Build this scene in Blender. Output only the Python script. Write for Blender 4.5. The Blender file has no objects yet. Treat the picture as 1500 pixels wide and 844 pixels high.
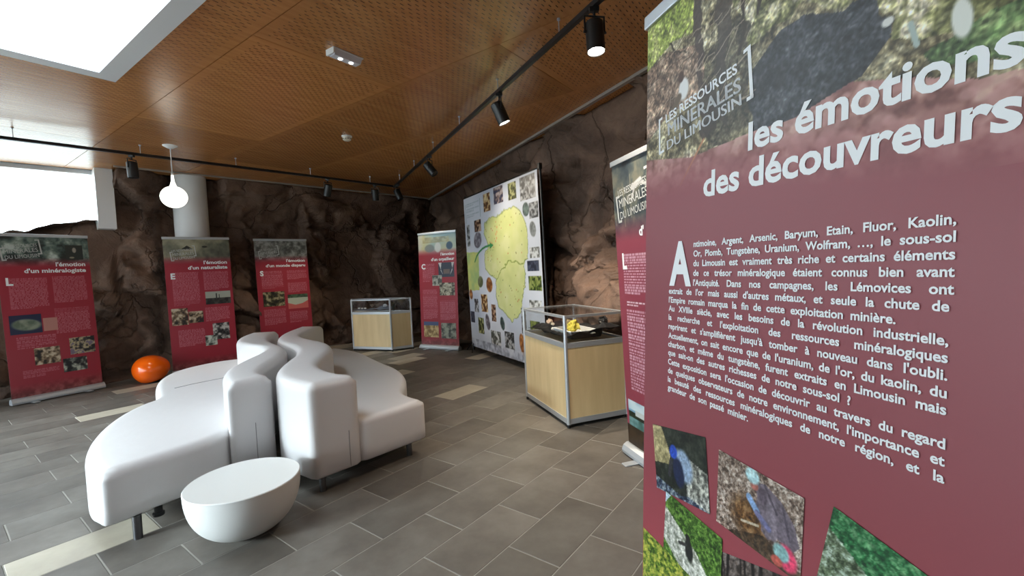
import bpy, bmesh, math, random
import numpy as np
from mathutils import Vector, Matrix, noise, geometry
random.seed(7)
SC = bpy.context.scene
COL = SC.collection
PI = math.pi

# ------------------------------------------------------------------ camera
PITCH, ROLL = 0.0429, -0.0462
Fv = Vector((0, math.cos(PITCH), -math.sin(PITCH)))
Uv = Vector((0, math.sin(PITCH), math.cos(PITCH)))
Rv = Vector((1, 0, 0))
right = math.cos(ROLL)*Rv + math.sin(ROLL)*Uv
up = -math.sin(ROLL)*Rv + math.cos(ROLL)*Uv
cam = bpy.data.objects.new('camera', bpy.data.cameras.new('camera'))
COL.objects.link(cam)
cam.matrix_world = Matrix(((right.x, up.x, -Fv.x, 0), (right.y, up.y, -Fv.y, 0), (right.z, up.z, -Fv.z, 1.40), (0, 0, 0, 1)))
cam.data.sensor_width = 36
cam.data.lens = 663.1/1500*36
cam.data.clip_start = 0.02
SC.camera = cam

# ------------------------------------------------------------------ world, exposure
SC.view_settings.view_transform = 'Standard'
SC.view_settings.look = 'None'
SC.view_settings.gamma = 1
SC.view_settings.use_curve_mapping = False
SC.view_settings.exposure = 0.0
SC.cycles.use_denoising = True
SC.cycles.max_bounces = 7
SC.cycles.diffuse_bounces = 4
SC.cycles.transparent_max_bounces = 24
SC.cycles.caustics_reflective = False
SC.cycles.caustics_refractive = False
SC.cycles.sample_clamp_indirect = 6
W = bpy.data.worlds.new('overcast_sky'); SC.world = W; W.use_nodes = True
bg = W.node_tree.nodes['Background']
bg.inputs[0].default_value = (0.80, 0.93, 1.0, 1); bg.inputs[1].default_value = 9

sl = bpy.data.lights.new('added_soft_sun', 'SUN'); sl.energy = 24; sl.angle = math.radians(22); sl.color = (.78, .92, 1)  # soft bluish sun lamp added to brighten the left side of the floor
so_ = bpy.data.objects.new('added_soft_sun', sl); COL.objects.link(so_); so_.location = (-20, -12, 12)
_e = math.radians(25); so_.rotation_euler = Vector((.80*math.cos(_e), .60*math.cos(_e), -math.sin(_e))).to_track_quat('-Z', 'Z').to_euler()

def portal(name, loc, aim, sx, sy):
    l = bpy.data.lights.new(name, 'AREA'); l.shape = 'RECTANGLE'; l.size = sx; l.size_y = sy
    l.cycles.is_portal = True
    o = bpy.data.objects.new(name, l); COL.objects.link(o)
    o.location = loc; o.rotation_euler = Vector(aim).to_track_quat('-Z', 'Z').to_euler()
    return o

# ------------------------------------------------------------------ helpers
def tag(o, label=None, cat=None, group=None, kind=None):
    if label: o['label'] = label
    if cat: o['category'] = cat
    if group: o['group'] = group
    if kind: o['kind'] = kind
    return o
def empty(name, loc=(0, 0, 0), rz=0, rx=0):
    o = bpy.data.objects.new(name, None); COL.objects.link(o)
    o.location = loc; o.rotation_euler = (rx, 0, rz); o.empty_display_size = .05
    return o
def link(name, me, mat=None, parent=None, smooth=False):
    o = bpy.data.objects.new(name, me); COL.objects.link(o)
    if mat and not me.materials: me.materials.append(mat)
    if smooth: me.shade_smooth()
    if parent: o.parent = parent
    return o
def mesh(name, verts, faces, mat=None, parent=None, smooth=False):
    me = bpy.data.meshes.new(name); me.from_pydata([tuple(v) for v in verts], [], faces); me.update()
    return link(name, me, mat, parent, smooth)
class MB:
    def __init__(s): s.v = []; s.f = []
    def add(s, v, f):
        n = len(s.v); s.v += [tuple(p) for p in v]; s.f += [tuple(i+n for i in q) for q in f]; return s
    def box(s, x0, x1, y0, y1, z0, z1, M=None, b=0):
        if b:
            bm = bmesh.new()
            vs = [bm.verts.new(p) for p in [(x0,y0,z0),(x1,y0,z0),(x1,y1,z0),(x0,y1,z0),(x0,y0,z1),(x1,y0,z1),(x1,y1,z1),(x0,y1,z1)]]
            for q in [(0,3,2,1),(4,5,6,7),(0,1,5,4),(1,2,6,5),(2,3,7,6),(3,0,4,7)]: bm.faces.new([vs[i] for i in q])
            bmesh.ops.bevel(bm, geom=bm.edges[:], offset=b, segments=2, affect='EDGES', profile=.5)
            v = [q.co.copy() for q in bm.verts]; bm.verts.index_update(); f = [[q.index for q in g.verts] for g in bm.faces]; bm.free()
        else:
            v = [Vector(p) for p in [(x0,y0,z0),(x1,y0,z0),(x1,y1,z0),(x0,y1,z0),(x0,y0,z1),(x1,y0,z1),(x1,y1,z1),(x0,y1,z1)]]
            f = [(0,3,2,1),(4,5,6,7),(0,1,5,4),(1,2,6,5),(2,3,7,6),(3,0,4,7)]
        if M: v = [M @ p for p in v]
        return s.add(v, f)
    def tube(s, p0, p1, r, n=12, r1=None, cap=True):
        p0 = Vector(p0); p1 = Vector(p1); d = (p1-p0); r1 = r if r1 is None else r1
        a = d.orthogonal().normalized(); b = d.normalized().cross(a)
        v = [p0+(a*math.cos(t)+b*math.sin(t))*r for t in [2*PI*i/n for i in range(n)]] + [p1+(a*math.cos(t)+b*math.sin(t))*r1 for t in [2*PI*i/n for i in range(n)]]
        f = [(i, (i+1) % n, n+(i+1) % n, n+i) for i in range(n)]
        if cap: f += [tuple(range(n-1, -1, -1)), tuple(range(n, 2*n))]
        return s.add(v, f)
    def lathe(s, prof, n=32, M=None, c=(0, 0, 0)):
        v = []; f = []
        for r, z in prof:
            for i in range(n):
                t = 2*PI*i/n; v.append(Vector((c[0]+r*math.cos(t), c[1]+r*math.sin(t), c[2]+z)))
        for k in range(len(prof)-1):
            for i in range(n): f.append((k*n+i, k*n+(i+1) % n, (k+1)*n+(i+1) % n, (k+1)*n+i))
        if prof[0][0] > 1e-6: f.append(tuple(range(n-1, -1, -1)))
        if prof[-1][0] > 1e-6: f.append(tuple((len(prof)-1)*n+i for i in range(n)))
        if M: v = [M @ p for p in v]
        return s.add(v, f)
    def build(s, name, mat, parent=None, smooth=False, angle=None):
        me = bpy.data.meshes.new(name); me.from_pydata(s.v, [], s.f); me.update()
        bm = bmesh.new(); bm.from_mesh(me); bmesh.ops.remove_doubles(bm, verts=bm.verts, dist=1e-6); bmesh.ops.recalc_face_normals(bm, faces=bm.faces)
        if smooth:
            for q in bm.faces: q.smooth = True
            for e in bm.edges:
                if len(e.link_faces) == 2 and e.calc_face_angle(0) > (angle or .7): e.smooth = False
        bm.to_mesh(me); bm.free()
        return link(name, me, mat, parent)

def lin(c): return tuple(((x/12.92) if x <= .04045 else ((x+.055)/1.055)**2.4) for x in c)
def mat(name, col=(.5, .5, .5), rough=.5, metal=0, spec=.5, emit=None, es=0, bump=0, bscale=30, var=0, vscale=4, coat=0, bdist=.01):
    m = bpy.data.materials.new(name); m.use_nodes = True; N = m.node_tree.nodes; L = m.node_tree.links
    b = N['Principled BSDF']; c = lin(col)
    b.inputs['Base Color'].default_value = (*c, 1); b.inputs['Roughness'].default_value = rough
    b.inputs['Metallic'].default_value = metal; b.inputs['Specular IOR Level'].default_value = spec
    b.inputs['Coat Weight'].default_value = coat
    if emit: b.inputs['Emission Color'].default_value = (*emit, 1); b.inputs['Emission Strength'].default_value = es
    tc = N.new('ShaderNodeTexCoord')
    if var:
        t = N.new('ShaderNodeTexNoise'); t.inputs['Scale'].default_value = vscale; t.inputs['Detail'].default_value = 6
        L.new(tc.outputs['Object'], t.inputs['Vector'])
        r = N.new('ShaderNodeValToRGB'); r.color_ramp.elements[0].position = .3; r.color_ramp.elements[1].position = .7
        r.color_ramp.elements[0].color = (*[x*(1-var) for x in c], 1); r.color_ramp.elements[1].color = (*[min(1, x*(1+var)) for x in c], 1)
        L.new(t.outputs['Fac'], r.inputs['Fac']); L.new(r.outputs['Color'], b.inputs['Base Color'])
    if bump:
        t = N.new('ShaderNodeTexNoise'); t.inputs['Scale'].default_value = bscale; t.inputs['Detail'].default_value = 5
        L.new(tc.outputs['Object'], t.inputs['Vector'])
        u = N.new('ShaderNodeBump'); u.inputs['Strength'].default_value = bump; u.inputs['Distance'].default_value = bdist
        L.new(t.outputs['Fac'], u.inputs['Height']); L.new(u.outputs['Normal'], b.inputs['Normal'])
    return m
M_white = mat('white_paint', (.9, .91, .92), .45)
M_trim = mat('pale_trim', (.62, .58, .54), .5)
M_leather = mat('white_leatherette', (.85, .84, .84), .36, bump=.12, bscale=9, bdist=.02)
M_chrome = mat('brushed_steel', (.42, .42, .43), .3, 1)
M_alu = mat('aluminium', (.74, .76, .78), .38, .55)
M_black = mat('black_enamel', (.06, .06, .065), .45)
M_rubber = mat('black_rubber', (.04, .04, .04), .7)
M_gloss = mat('white_gloss_resin', (.86, .88, .89), .12)
M_bowl = mat('white_satin_resin', (.84, .84, .83), .4)
M_orange = mat('orange_gloss_plastic', (.97, .40, .04), .14, coat=.4)
M_cloth = mat('black_velvet', (.035, .04, .06), .9, bump=.6, bscale=9, bdist=.02)
M_bcloth = mat('blue_grey_cloth', (.42, .46, .52), .8)
M_poster = mat('banner_back', (.55, .55, .55), .6)
M_wall = mat('taupe_wall_paint', (.50, .45, .41), .8)
M_lens = mat('lit_lens', (1, 1, 1), .3, emit=(1, .97, .9), es=25)
M_dlens = mat('dark_lens', (.12, .12, .12), .15)
M_globe = mat('opal_glass_lit', (1, 1, .97), .3, emit=(1, .97, .86), es=2.2)
M_diff = mat('skylight_diffuser', (.95, .97, 1), .5, emit=(.80, .93, 1.0), es=7.0)
M_acr = mat('acrylic_white', (.85, .86, .9), .2)
M_text = mat('white_ink', (.93, .94, .95), .5)
M_textb = mat('white_ink_soft', (.88, .85, .87), .5)
M_logo = mat('logo_ink', (.74, .75, .74), .5)
M_grout = mat('grout', (.54, .53, .50), .85)
M_ground = mat('pale_terrace', (.62, .62, .6), .9)

def glass():
    m = bpy.data.materials.new('clear_glass'); m.use_nodes = True; N = m.node_tree.nodes; L = m.node_tree.links
    N.remove(N['Principled BSDF']); t = N.new('ShaderNodeBsdfTransparent'); t.inputs[0].default_value = (.985, .99, .988, 1)
    g = N.new('ShaderNodeBsdfGlossy'); g.inputs['Roughness'].default_value = .02; lw = N.new('ShaderNodeLayerWeight'); lw.inputs[0].default_value = .5; pw = N.new('ShaderNodeMath'); pw.operation = 'POWER'; pw.inputs[1].default_value = 5; L.new(lw.outputs['Facing'], pw.inputs[0])
    fr = N.new('ShaderNodeMath'); fr.operation = 'MULTIPLY_ADD'; fr.inputs[1].default_value = .9; fr.inputs[2].default_value = .025; L.new(pw.outputs[0], fr.inputs[0])
    x = N.new('ShaderNodeMixShader'); L.new(fr.outputs[0], x.inputs[0]); L.new(t.outputs[0], x.inputs[1]); L.new(g.outputs[0], x.inputs[2])
    L.new(x.outputs[0], N['Material Output'].inputs[0]); return m
M_glass = glass()

def node_mat(name): 
    m = bpy.data.materials.new(name); m.use_nodes = True
    return m, m.node_tree.nodes, m.node_tree.links, m.node_tree.nodes['Principled BSDF']
def ramp(N, pts):
    r = N.new('ShaderNodeValToRGB'); e = r.color_ramp.elements
    while len(e) < len(pts): e.new(.5)
    for q, (p, c) in zip(e, pts): q.position = p; q.color = (*lin(c), 1)
    return r
# rock
def rock_mat():
    m, N, L, b = node_mat('artificial_rock')
    tc = N.new('ShaderNodeTexCoord')
    n1 = N.new('ShaderNodeTexNoise'); n1.inputs['Scale'].default_value = 1.1; n1.inputs['Detail'].default_value = 9; n1.inputs['Roughness'].default_value = .62; n1.inputs['Distortion'].default_value = .8
    L.new(tc.outputs['Object'], n1.inputs['Vector'])
    r = ramp(N, [(.25, (.20, .15, .125)), (.45, (.38, .30, .255)), (.6, (.49, .39, .33)), (.8, (.60, .50, .43))])
    L.new(n1.outputs['Fac'], r.inputs['Fac'])
    # fine cracks: darker veins
    mp = N.new('ShaderNodeMapping'); mp.inputs['Scale'].default_value = (1, 1, .8); L.new(tc.outputs['Object'], mp.inputs['Vector'])
    n0 = N.new('ShaderNodeTexNoise'); n0.inputs['Scale'].default_value = 2.2; n0.inputs['Detail'].default_value = 4
    L.new(mp.outputs[0], n0.inputs['Vector'])
    mx = N.new('ShaderNodeMixRGB'); mx.blend_type = 'ADD'; mx.inputs[0].default_value = .8; L.new(mp.outputs[0], mx.inputs[1]); L.new(n0.outputs['Color'], mx.inputs[2])
    v = N.new('ShaderNodeTexVoronoi'); v.feature = 'DISTANCE_TO_EDGE'; v.inputs['Scale'].default_value = .9; L.new(mx.outputs[0], v.inputs['Vector'])
    cr = N.new('ShaderNodeValToRGB'); cr.color_ramp.elements[0].position = 0.0; cr.color_ramp.elements[1].position = .018
    cr.color_ramp.elements[0].color = (.3, .3, .3, 1); L.new(v.outputs['Distance'], cr.inputs['Fac'])
    ml = N.new('ShaderNodeMixRGB'); ml.blend_type = 'MULTIPLY'; ml.inputs[0].default_value = .45; L.new(r.outputs[0], ml.inputs[1]); L.new(cr.outputs[0], ml.inputs[2])
    L.new(ml.outputs[0], b.inputs['Base Color']); b.inputs['Roughness'].default_value = .62; b.inputs['Specular IOR Level'].default_value = .35
    n2 = N.new('ShaderNodeTexNoise'); n2.inputs['Scale'].default_value = 6; n2.inputs['Distortion'].default_value = .6; n2.inputs['Detail'].default_value = 8; n2.inputs['Roughness'].default_value = .65; L.new(tc.outputs['Object'], n2.inputs['Vector'])
    ad = N.new('ShaderNodeMath'); ad.operation = 'MULTIPLY_ADD'; L.new(cr.outputs[0], ad.inputs[0]); ad.inputs[1].default_value = .8; L.new(n2.outputs['Fac'], ad.inputs[2])
    u = N.new('ShaderNodeBump'); u.inputs['Strength'].default_value = .8; u.inputs['Distance'].default_value = .05; L.new(ad.outputs[0], u.inputs['Height']); L.new(u.outputs[0], b.inputs['Normal'])
    return m
M_rock = rock_mat()
def tile_mat(name, c0, c1, c2):
    m, N, L, b = node_mat(name); tc = N.new('ShaderNodeTexCoord'); oi = N.new('ShaderNodeObjectInfo')
    n = N.new('ShaderNodeTexNoise'); n.inputs['Scale'].default_value = 2.6; n.inputs['Detail'].default_value = 8; n.inputs['Roughness'].default_value = .62
    ad = N.new('ShaderNodeVectorMath'); ad.operation = 'ADD'
    sc = N.new('ShaderNodeMath'); sc.operation = 'MULTIPLY'; sc.inputs[1].default_value = 37; L.new(oi.outputs['Random'], sc.inputs[0])
    L.new(tc.outputs['Object'], ad.inputs[0]); L.new(sc.outputs[0], ad.inputs[1]); L.new(ad.outputs[0], n.inputs['Vector'])
    r = ramp(N, [(.3, c0), (.5, c1), (.72, c2)]); L.new(n.outputs['Fac'], r.inputs['Fac'])
    hv = N.new('ShaderNodeHueSaturation'); mr = N.new('ShaderNodeMapRange'); mr.inputs['To Min'].default_value = .82; mr.inputs['To Max'].default_value = 1.15
    L.new(oi.outputs['Random'], mr.inputs['Value']); L.new(mr.outputs[0], hv.inputs['Value']); L.new(r.outputs[0], hv.inputs['Color']); L.new(hv.outputs[0], b.inputs['Base Color'])
    n2 = N.new('ShaderNodeTexNoise'); n2.inputs['Scale'].default_value = 14; n2.inputs['Detail'].default_value = 4; L.new(tc.outputs['Object'], n2.inputs['Vector'])
    m2 = N.new('ShaderNodeMapRange'); m2.inputs['To Min'].default_value = .42; m2.inputs['To Max'].default_value = .58; L.new(n2.outputs['Fac'], m2.inputs['Value']); L.new(m2.outputs[0], b.inputs['Roughness'])
    u = N.new('ShaderNodeBump'); u.inputs['Strength'].default_value = .12; u.inputs['Distance'].default_value = .004; L.new(n2.outputs['Fac'], u.inputs['Height']); L.new(u.outputs[0], b.inputs['Normal'])
    return m
M_tile = tile_mat('stone_tile', (.30, .28, .26), (.365, .345, .32), (.43, .415, .39))
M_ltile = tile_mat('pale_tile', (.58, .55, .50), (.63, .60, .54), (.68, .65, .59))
def wood_mat(name, c0, c1, scale, perf=False, rough=.4, spec=.5):
    m, N, L, b = node_mat(name); tc = N.new('ShaderNodeTexCoord'); oi = N.new('ShaderNodeObjectInfo')
    mp = N.new('ShaderNodeMapping'); mp.inputs['Scale'].default_value = scale; L.new(tc.outputs['Object'], mp.inputs['Vector'])
    n = N.new('ShaderNodeTexNoise'); n.inputs['Scale'].default_value = 3; n.inputs['Detail'].default_value = 7; L.new(mp.outputs[0], n.inputs['Vector'])
    r = ramp(N, [(.3, c0), (.7, c1)]); L.new(n.outputs['Fac'], r.inputs['Fac'])
    hv = N.new('ShaderNodeHueSaturation'); mr = N.new('ShaderNodeMapRange'); mr.inputs['To Min'].default_value = .84; mr.inputs['To Max'].default_value = 1.12
    L.new(oi.outputs['Random'], mr.inputs['Value']); L.new(mr.outputs[0], hv.inputs['Value']); L.new(r.outputs[0], hv.inputs['Color'])
    out = hv.outputs[0]
    if perf:   # rows of short slots, object X = slot direction
        sx = N.new('ShaderNodeSeparateXYZ'); L.new(tc.outputs['Object'], sx.inputs[0])
        def ma(op, a, bb):
            q = N.new('ShaderNodeMath'); q.operation = op
            for i, k in enumerate((a, bb)):
                if k is None: continue
                if isinstance(k, (int, float)): q.inputs[i].default_value = k
                else: L.new(k, q.inputs[i])
            return q.outputs[0]
        px, py = .070, .033
        row = ma('FLOOR', ma('DIVIDE', sx.outputs[1], py), None)
        fy = ma('FRACT', ma('DIVIDE', sx.outputs[1], py), None)
        off = ma('MULTIPLY', ma('MODULO', row, 2), .5)
        fx = ma('FRACT', ma('ADD', ma('DIVIDE', sx.outputs[0], px), off), None)
        a = ma('LESS_THAN', ma('ABSOLUTE', ma('SUBTRACT', fx, .5), None), .22)
        c = ma('LESS_THAN', ma('ABSOLUTE', ma('SUBTRACT', fy, .5), None), .085)
        k = ma('MULTIPLY', a, c)
        inx = ma('MULTIPLY', ma('GREATER_THAN', sx.outputs[0], .07), ma('LESS_THAN', sx.outputs[0], 1.165))
        iny = ma('MULTIPLY', ma('LESS_THAN', sx.outputs[1], -.07), ma('GREATER_THAN', sx.outputs[1], -2.40))
        k = ma('MULTIPLY', k, ma('MULTIPLY', inx, iny))
        mk = N.new('ShaderNodeMixRGB'); L.new(k, mk.inputs[0]); L.new(out, mk.inputs[1]); mk.inputs[2].default_value = (*lin((.26, .15, .08)), 1)
        out = mk.outputs[0]
        u = N.new('ShaderNodeBump'); u.invert = True; u.inputs['Strength'].default_value = .6; u.inputs['Distance'].default_value = .004; L.new(k, u.inputs['Height']); L.new(u.outputs[0], b.inputs['Normal'])
    L.new(out, b.inputs['Base Color']); b.inputs['Roughness'].default_value = rough; b.inputs['Specular IOR Level'].default_value = spec
    return m
M_ceil = wood_mat('perforated_beech_plywood', (.69, .46, .26), (.78, .55, .33), (.6, 6, 1), True, .27, .75)
M_panel = wood_mat('maple_laminate', (.80, .70, .52), (.85, .755, .58), (5, 5, .6), False, .4)

def print_mat():
    m, N, L, b = node_mat('printed_ink'); a = N.new('ShaderNodeAttribute'); a.attribute_name = 'Col'
    L.new(a.outputs['Color'], b.inputs['Base Color']); b.inputs['Roughness'].default_value = .42; b.inputs['Specular IOR Level'].default_value = .45
    return m
M_print = print_mat()

# ------------------------------------------------------------------ text cache (made while the scene is still small)
_T = {}
def glyphs(s, bold=.02):
    k = (s, bold)
    if k in _T: return _T[k]
    c = bpy.data.curves.new('t', 'FONT'); c.body = s; c.size = 1; c.offset = bold; c.resolution_u = 3
    o = bpy.data.objects.new('t', c); COL.objects.link(o); bpy.context.view_layer.update()
    m = o.to_mesh(); v = [(p.co.x, p.co.y) for p in m.vertices]; f = [tuple(p.vertices) for p in m.polygons]
    o.to_mesh_clear(); bpy.data.objects.remove(o); bpy.data.curves.remove(c)
    x0 = min(p[0] for p in v); x1 = max(p[0] for p in v)
    _T[k] = ([(p[0]-x0, p[1]) for p in v], f, x1-x0); return _T[k]
class Txt:
    """flat lettering in local x-z, y = depth"""
    def __init__(s, y): s.y = y; s.m = MB()
    def put(s, t, x, z, size, width=None, bold=.02, rot=0, sx=1, right=False):
        v, f, w = glyphs(t, bold)
        k = (width/(w*size)) if width else sx
        x = x - w*size*k if right else x
        c, sn = math.cos(rot), math.sin(rot)
        s.m.add([(x+(a*size*k)*c-b*size*sn, s.y, z+(a*size*k)*sn+b*size*c) for a, b in v], [q for q in f]); return w*size*k
    def line(s, t, x0, x1, z, size, bold=.02, sx=1, justify=True):
        ws = t.split(' '); wd = [glyphs(w, bold)[2]*size for w in ws]; sp = .27*size
        nat = sum(wd)*sx
        if justify:
            gap = (x1-x0-nat)/max(1, len(ws)-1)
            if gap < sp*.8: sx = sx*(x1-x0-sp*.8*(len(ws)-1))/nat; gap = sp*.8
        else: gap = sp
        x = x0
        for w, d in zip(ws, wd): s.put(w, x, z, size, bold=bold, sx=sx); x += d*sx+gap
    def build(s, name, m, parent):
        if name == 'title_lettering':      # one object per word
            fs = sorted(s.m.f, key=lambda f: min(s.m.v[i][0] for i in f)); cl = []; mx = -9
            hgt = max(v[2] for v in s.m.v)-min(v[2] for v in s.m.v)
            for f in fs:
                a = min(s.m.v[i][0] for i in f)
                if a > mx+.13*hgt*(1.5 if hgt > .1 else 1.3): cl.append([])
                cl[-1].append(f); mx = max(mx, max(s.m.v[i][0] for i in f))
        else: cl = [s.m.f]
        for F in cl:
            used = sorted({i for f in F for i in f}); ix = {k: j for j, k in enumerate(used)}
            me = bpy.data.meshes.new(name); me.from_pydata([s.m.v[i] for i in used], [], [tuple(ix[i] for i in f) for f in F]); me.update()
            link(name, me, m, parent)

# ------------------------------------------------------------------ painter for printed graphics
rng = np.random.default_rng(11)
def vnoise(h, w, n, oct=4, g=.55):
    out = np.zeros((h, w)); amp = 1; tot = 0
    for o in range(oct):
        k = n*2**o; ny = max(2, int(k*h/max(h, w))+2); nx = max(2, int(k*w/max(h, w))+2)
        G = rng.random((ny, nx)); y = np.linspace(0, ny-1.001, h); x = np.linspace(0, nx-1.001, w)
        yi = y.astype(int); xi = x.astype(int); fy = (y-yi)[:, None]; fx = (x-xi)[None, :]
        fy = fy*fy*(3-2*fy); fx = fx*fx*(3-2*fx)
        a = G[yi][:, xi]; b = G[yi][:, xi+1]; c = G[yi+1][:, xi]; d = G[yi+1][:, xi+1]
        out += amp*((a*(1-fx)+b*fx)*(1-fy)+(c*(1-fx)+d*fx)*fy); tot += amp; amp *= g
    return out/tot
class Img:
    """x right, z up, metres; colours sRGB 0..1"""
    def __init__(s, x0, x1, z0, z1, nx, nz, col=(1, 1, 1)):
        s.x0, s.x1, s.z0, s.z1, s.nx, s.nz = x0, x1, z0, z1, nx, nz
        s.a = np.ones((nz, nx, 3))*np.array(col)
        s.X, s.Z = np.meshgrid(np.linspace(x0, x1, nx), np.linspace(z0, z1, nz))
    def blend(s, mask, col): 
        m = np.clip(mask, 0, 1)[..., None]; s.a = s.a*(1-m)+np.array(col)*m; return s
    def rect(s, x0, z0, x1, z1): return ((s.X >= x0) & (s.X <= x1) & (s.Z >= z0) & (s.Z <= z1)).astype(float)
    def ell(s, cx, cz, rx, rz, rot=0, soft=.15):
        dx = s.X-cx; dz = s.Z-cz; c, n = math.cos(rot), math.sin(rot)
        d = np.sqrt(((dx*c+dz*n)/rx)**2+((-dx*n+dz*c)/rz)**2); return np.clip((1+soft-d)/(2*soft), 0, 1)
    def poly(s, pts):
        ins = np.zeros(s.X.shape, bool); n = len(pts)
        for i in range(n):
            xa, za = pts[i]; xb, zb = pts[(i+1) % n]
            if za == zb: continue
            c = ((za > s.Z) != (zb > s.Z)) & (s.X < (xb-xa)*(s.Z-za)/(zb-za)+xa); ins ^= c
        return ins.astype(float)
    def seg(s, a, b, w):
        ax, az = a; bx, bz = b; dx, dz = bx-ax, bz-az; t = np.clip(((s.X-ax)*dx+(s.Z-az)*dz)/(dx*dx+dz*dz+1e-9), 0, 1)
        d = np.hypot(s.X-ax-t*dx, s.Z-az-t*dz); return np.clip((w-d)/(w*.4)+.5, 0, 1)
    def mottle(s, cols, n=8, oct=5, g=.6, mask=None, contrast=1.6):
        f = vnoise(s.nz, s.nx, n, oct, g); f = np.clip((f-.5)*contrast*1.6+.5, 0, .9999)*(len(cols)-1); i = f.astype(int); t = (f-i)[..., None]
        C = np.array(cols+[cols[-1]]); c = C[i]*(1-t)+C[i+1]*t
        m = (np.ones(s.X.shape) if mask is None else mask)[..., None]; s.a = s.a*(1-m)+c*m; return s
    def grain(s, a=.35, n=90, mask=None, streak=0):
        f = (vnoise(s.nz, s.nx, n, 2, .9)-.5)*2; m = 1 if mask is None else mask
        s.a = np.clip(s.a*(1+(a*2*f*m)[..., None])+(a*.25*np.clip(f-.35, 0, 1)*m)[..., None], 0, 1); return s
    def text_rows(s, x0, z0, x1, z1, pitch, col, alpha=.6, last=.6):
        z = z1; cw = (s.x1-s.x0)/s.nx
        while z-pitch > z0-1e-6:
            x = x0; end = x1 if z-2*pitch > z0 else x0+(x1-x0)*last
            while x < end-.01:
                w = random.uniform(.012, .045); w = min(w, end-x)
                s.blend(s.rect(x, z-pitch*.62, x+w, z)*alpha*random.uniform(.75, 1), col); x += w+.008
            z -= pitch
    def build(s, name, parent, y, corners=None, thick=0):
        nx, nz = s.nx, s.nz
        if corners:   # TL, TR, BR, BL in local x,z
            tl, tr, br, bl = [np.array(c) for c in corners]
            u = ((s.X-s.x0)/(s.x1-s.x0))[..., None]; v = ((s.Z-s.z0)/(s.z1-s.z0))[..., None]
            P = (bl*(1-u)+br*u)*(1-v)+(tl*(1-u)+tr*u)*v; X = P[..., 0]; Z = P[..., 1]
        else: X, Z = s.X, s.Z
        co = np.stack([X, np.full(X.shape, y), Z], -1).reshape(-1, 3).astype(np.float32)
        I = np.arange(nx*nz).reshape(nz, nx); q = np.stack([I[:-1, :-1], I[:-1, 1:], I[1:, 1:], I[1:, :-1]], -1).reshape(-1, 4)
        me = bpy.data.meshes.new(name); me.vertices.add(len(co)); me.vertices.foreach_set('co', co.ravel())
        me.loops.add(q.size); me.loops.foreach_set('vertex_index', q.ravel().astype(np.int32))
        me.polygons.add(len(q)); me.polygons.foreach_set('loop_start', np.arange(0, q.size, 4, dtype=np.int32))
        me.update(calc_edges=True)
        c = np.clip(s.a, 0, 1); c = np.where(c <= .04045, c/12.92, ((c+.055)/1.055)**2.4)
        A = me.color_attributes.new('Col', 'FLOAT_COLOR', 'POINT'); A.data.foreach_set('color', np.concatenate([c.reshape(-1, 3), np.ones((nx*nz, 1))], 1).astype(np.float32).ravel())
        return link(name, me, M_print, parent)

MAROON = (.60, .20, .27)
exec_text_warm = [glyphs(w, .028) for w in ('a',)]
# ------------------------------------------------------------------ room plan (metres)
A_ = Vector((-9.6, 2.10)); B_ = Vector((-1.80, 10.70)); C_ = Vector((4.55, -2.70)); D_ = Vector((-5.2, -4.4))
HC = 3.12
ROOM = [A_, B_, C_, D_]           # clockwise seen from above
ROOF = None
def clip_poly(poly, clip):
    """Sutherland-Hodgman; clip polygon is clockwise"""
    out = poly
    for i in range(len(clip)):
        a = clip[i]; b = clip[(i+1) % len(clip)]; d = b-a; n = Vector((d.y, -d.x)); res = []
        for j in range(len(out)):
            p = out[j]; q = out[(j+1) % len(out)]; dp = (p-a).dot(n); dq = (q-a).dot(n)
            if dp >= 0: res.append(p)
            if (dp >= 0) != (dq >= 0): res.append(p+(q-p)*(dp/(dp-dq)))
        out = res
        if not out: return []
    return out
def inset(poly, d):
    c = sum(poly, Vector((0, 0)))/len(poly); r = []
    n = len(poly)
    for i in range(n):
        p0, p1, p2 = poly[i-1], poly[i], poly[(i+1) % n]
        e0 = (p1-p0).normalized(); e1 = (p2-p1).normalized(); n0 = Vector((e0.y, -e0.x)); n1 = Vector((e1.y, -e1.x))
        r.append(p1+(n0+n1)/(1+n0.dot(n1))*d)
    return r
def area(p): return abs(sum(p[i].x*p[(i+1) % len(p)].y-p[(i+1) % len(p)].x*p[i].y for i in range(len(p)))/2)
def slab(poly, z0, z1, name, m, parent, b=.002):
    """thin prism with a bevelled show face at z1"""
    P = poly if True else poly; n = len(P)
    c = sum(P, Vector((0, 0)))/n
    s = 1 if z1 > z0 else -1
    Q = [c+(p-c)*(1-b/max(.02, (p-c).length)*1.4) for p in P]
    zm = z1-s*b*.8
    v = [(p.x, p.y, z0) for p in P]+[(p.x, p.y, zm) for p in P]+[(p.x, p.y, z1) for p in Q]
    f = [(i, (i+1) % n, n+(i+1) % n, n+i) for i in range(n)]+[(n+i, n+(i+1) % n, 2*n+(i+1) % n, 2*n+i) for i in range(n)]+[tuple(range(2*n, 3*n))]
    return v, f

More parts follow.
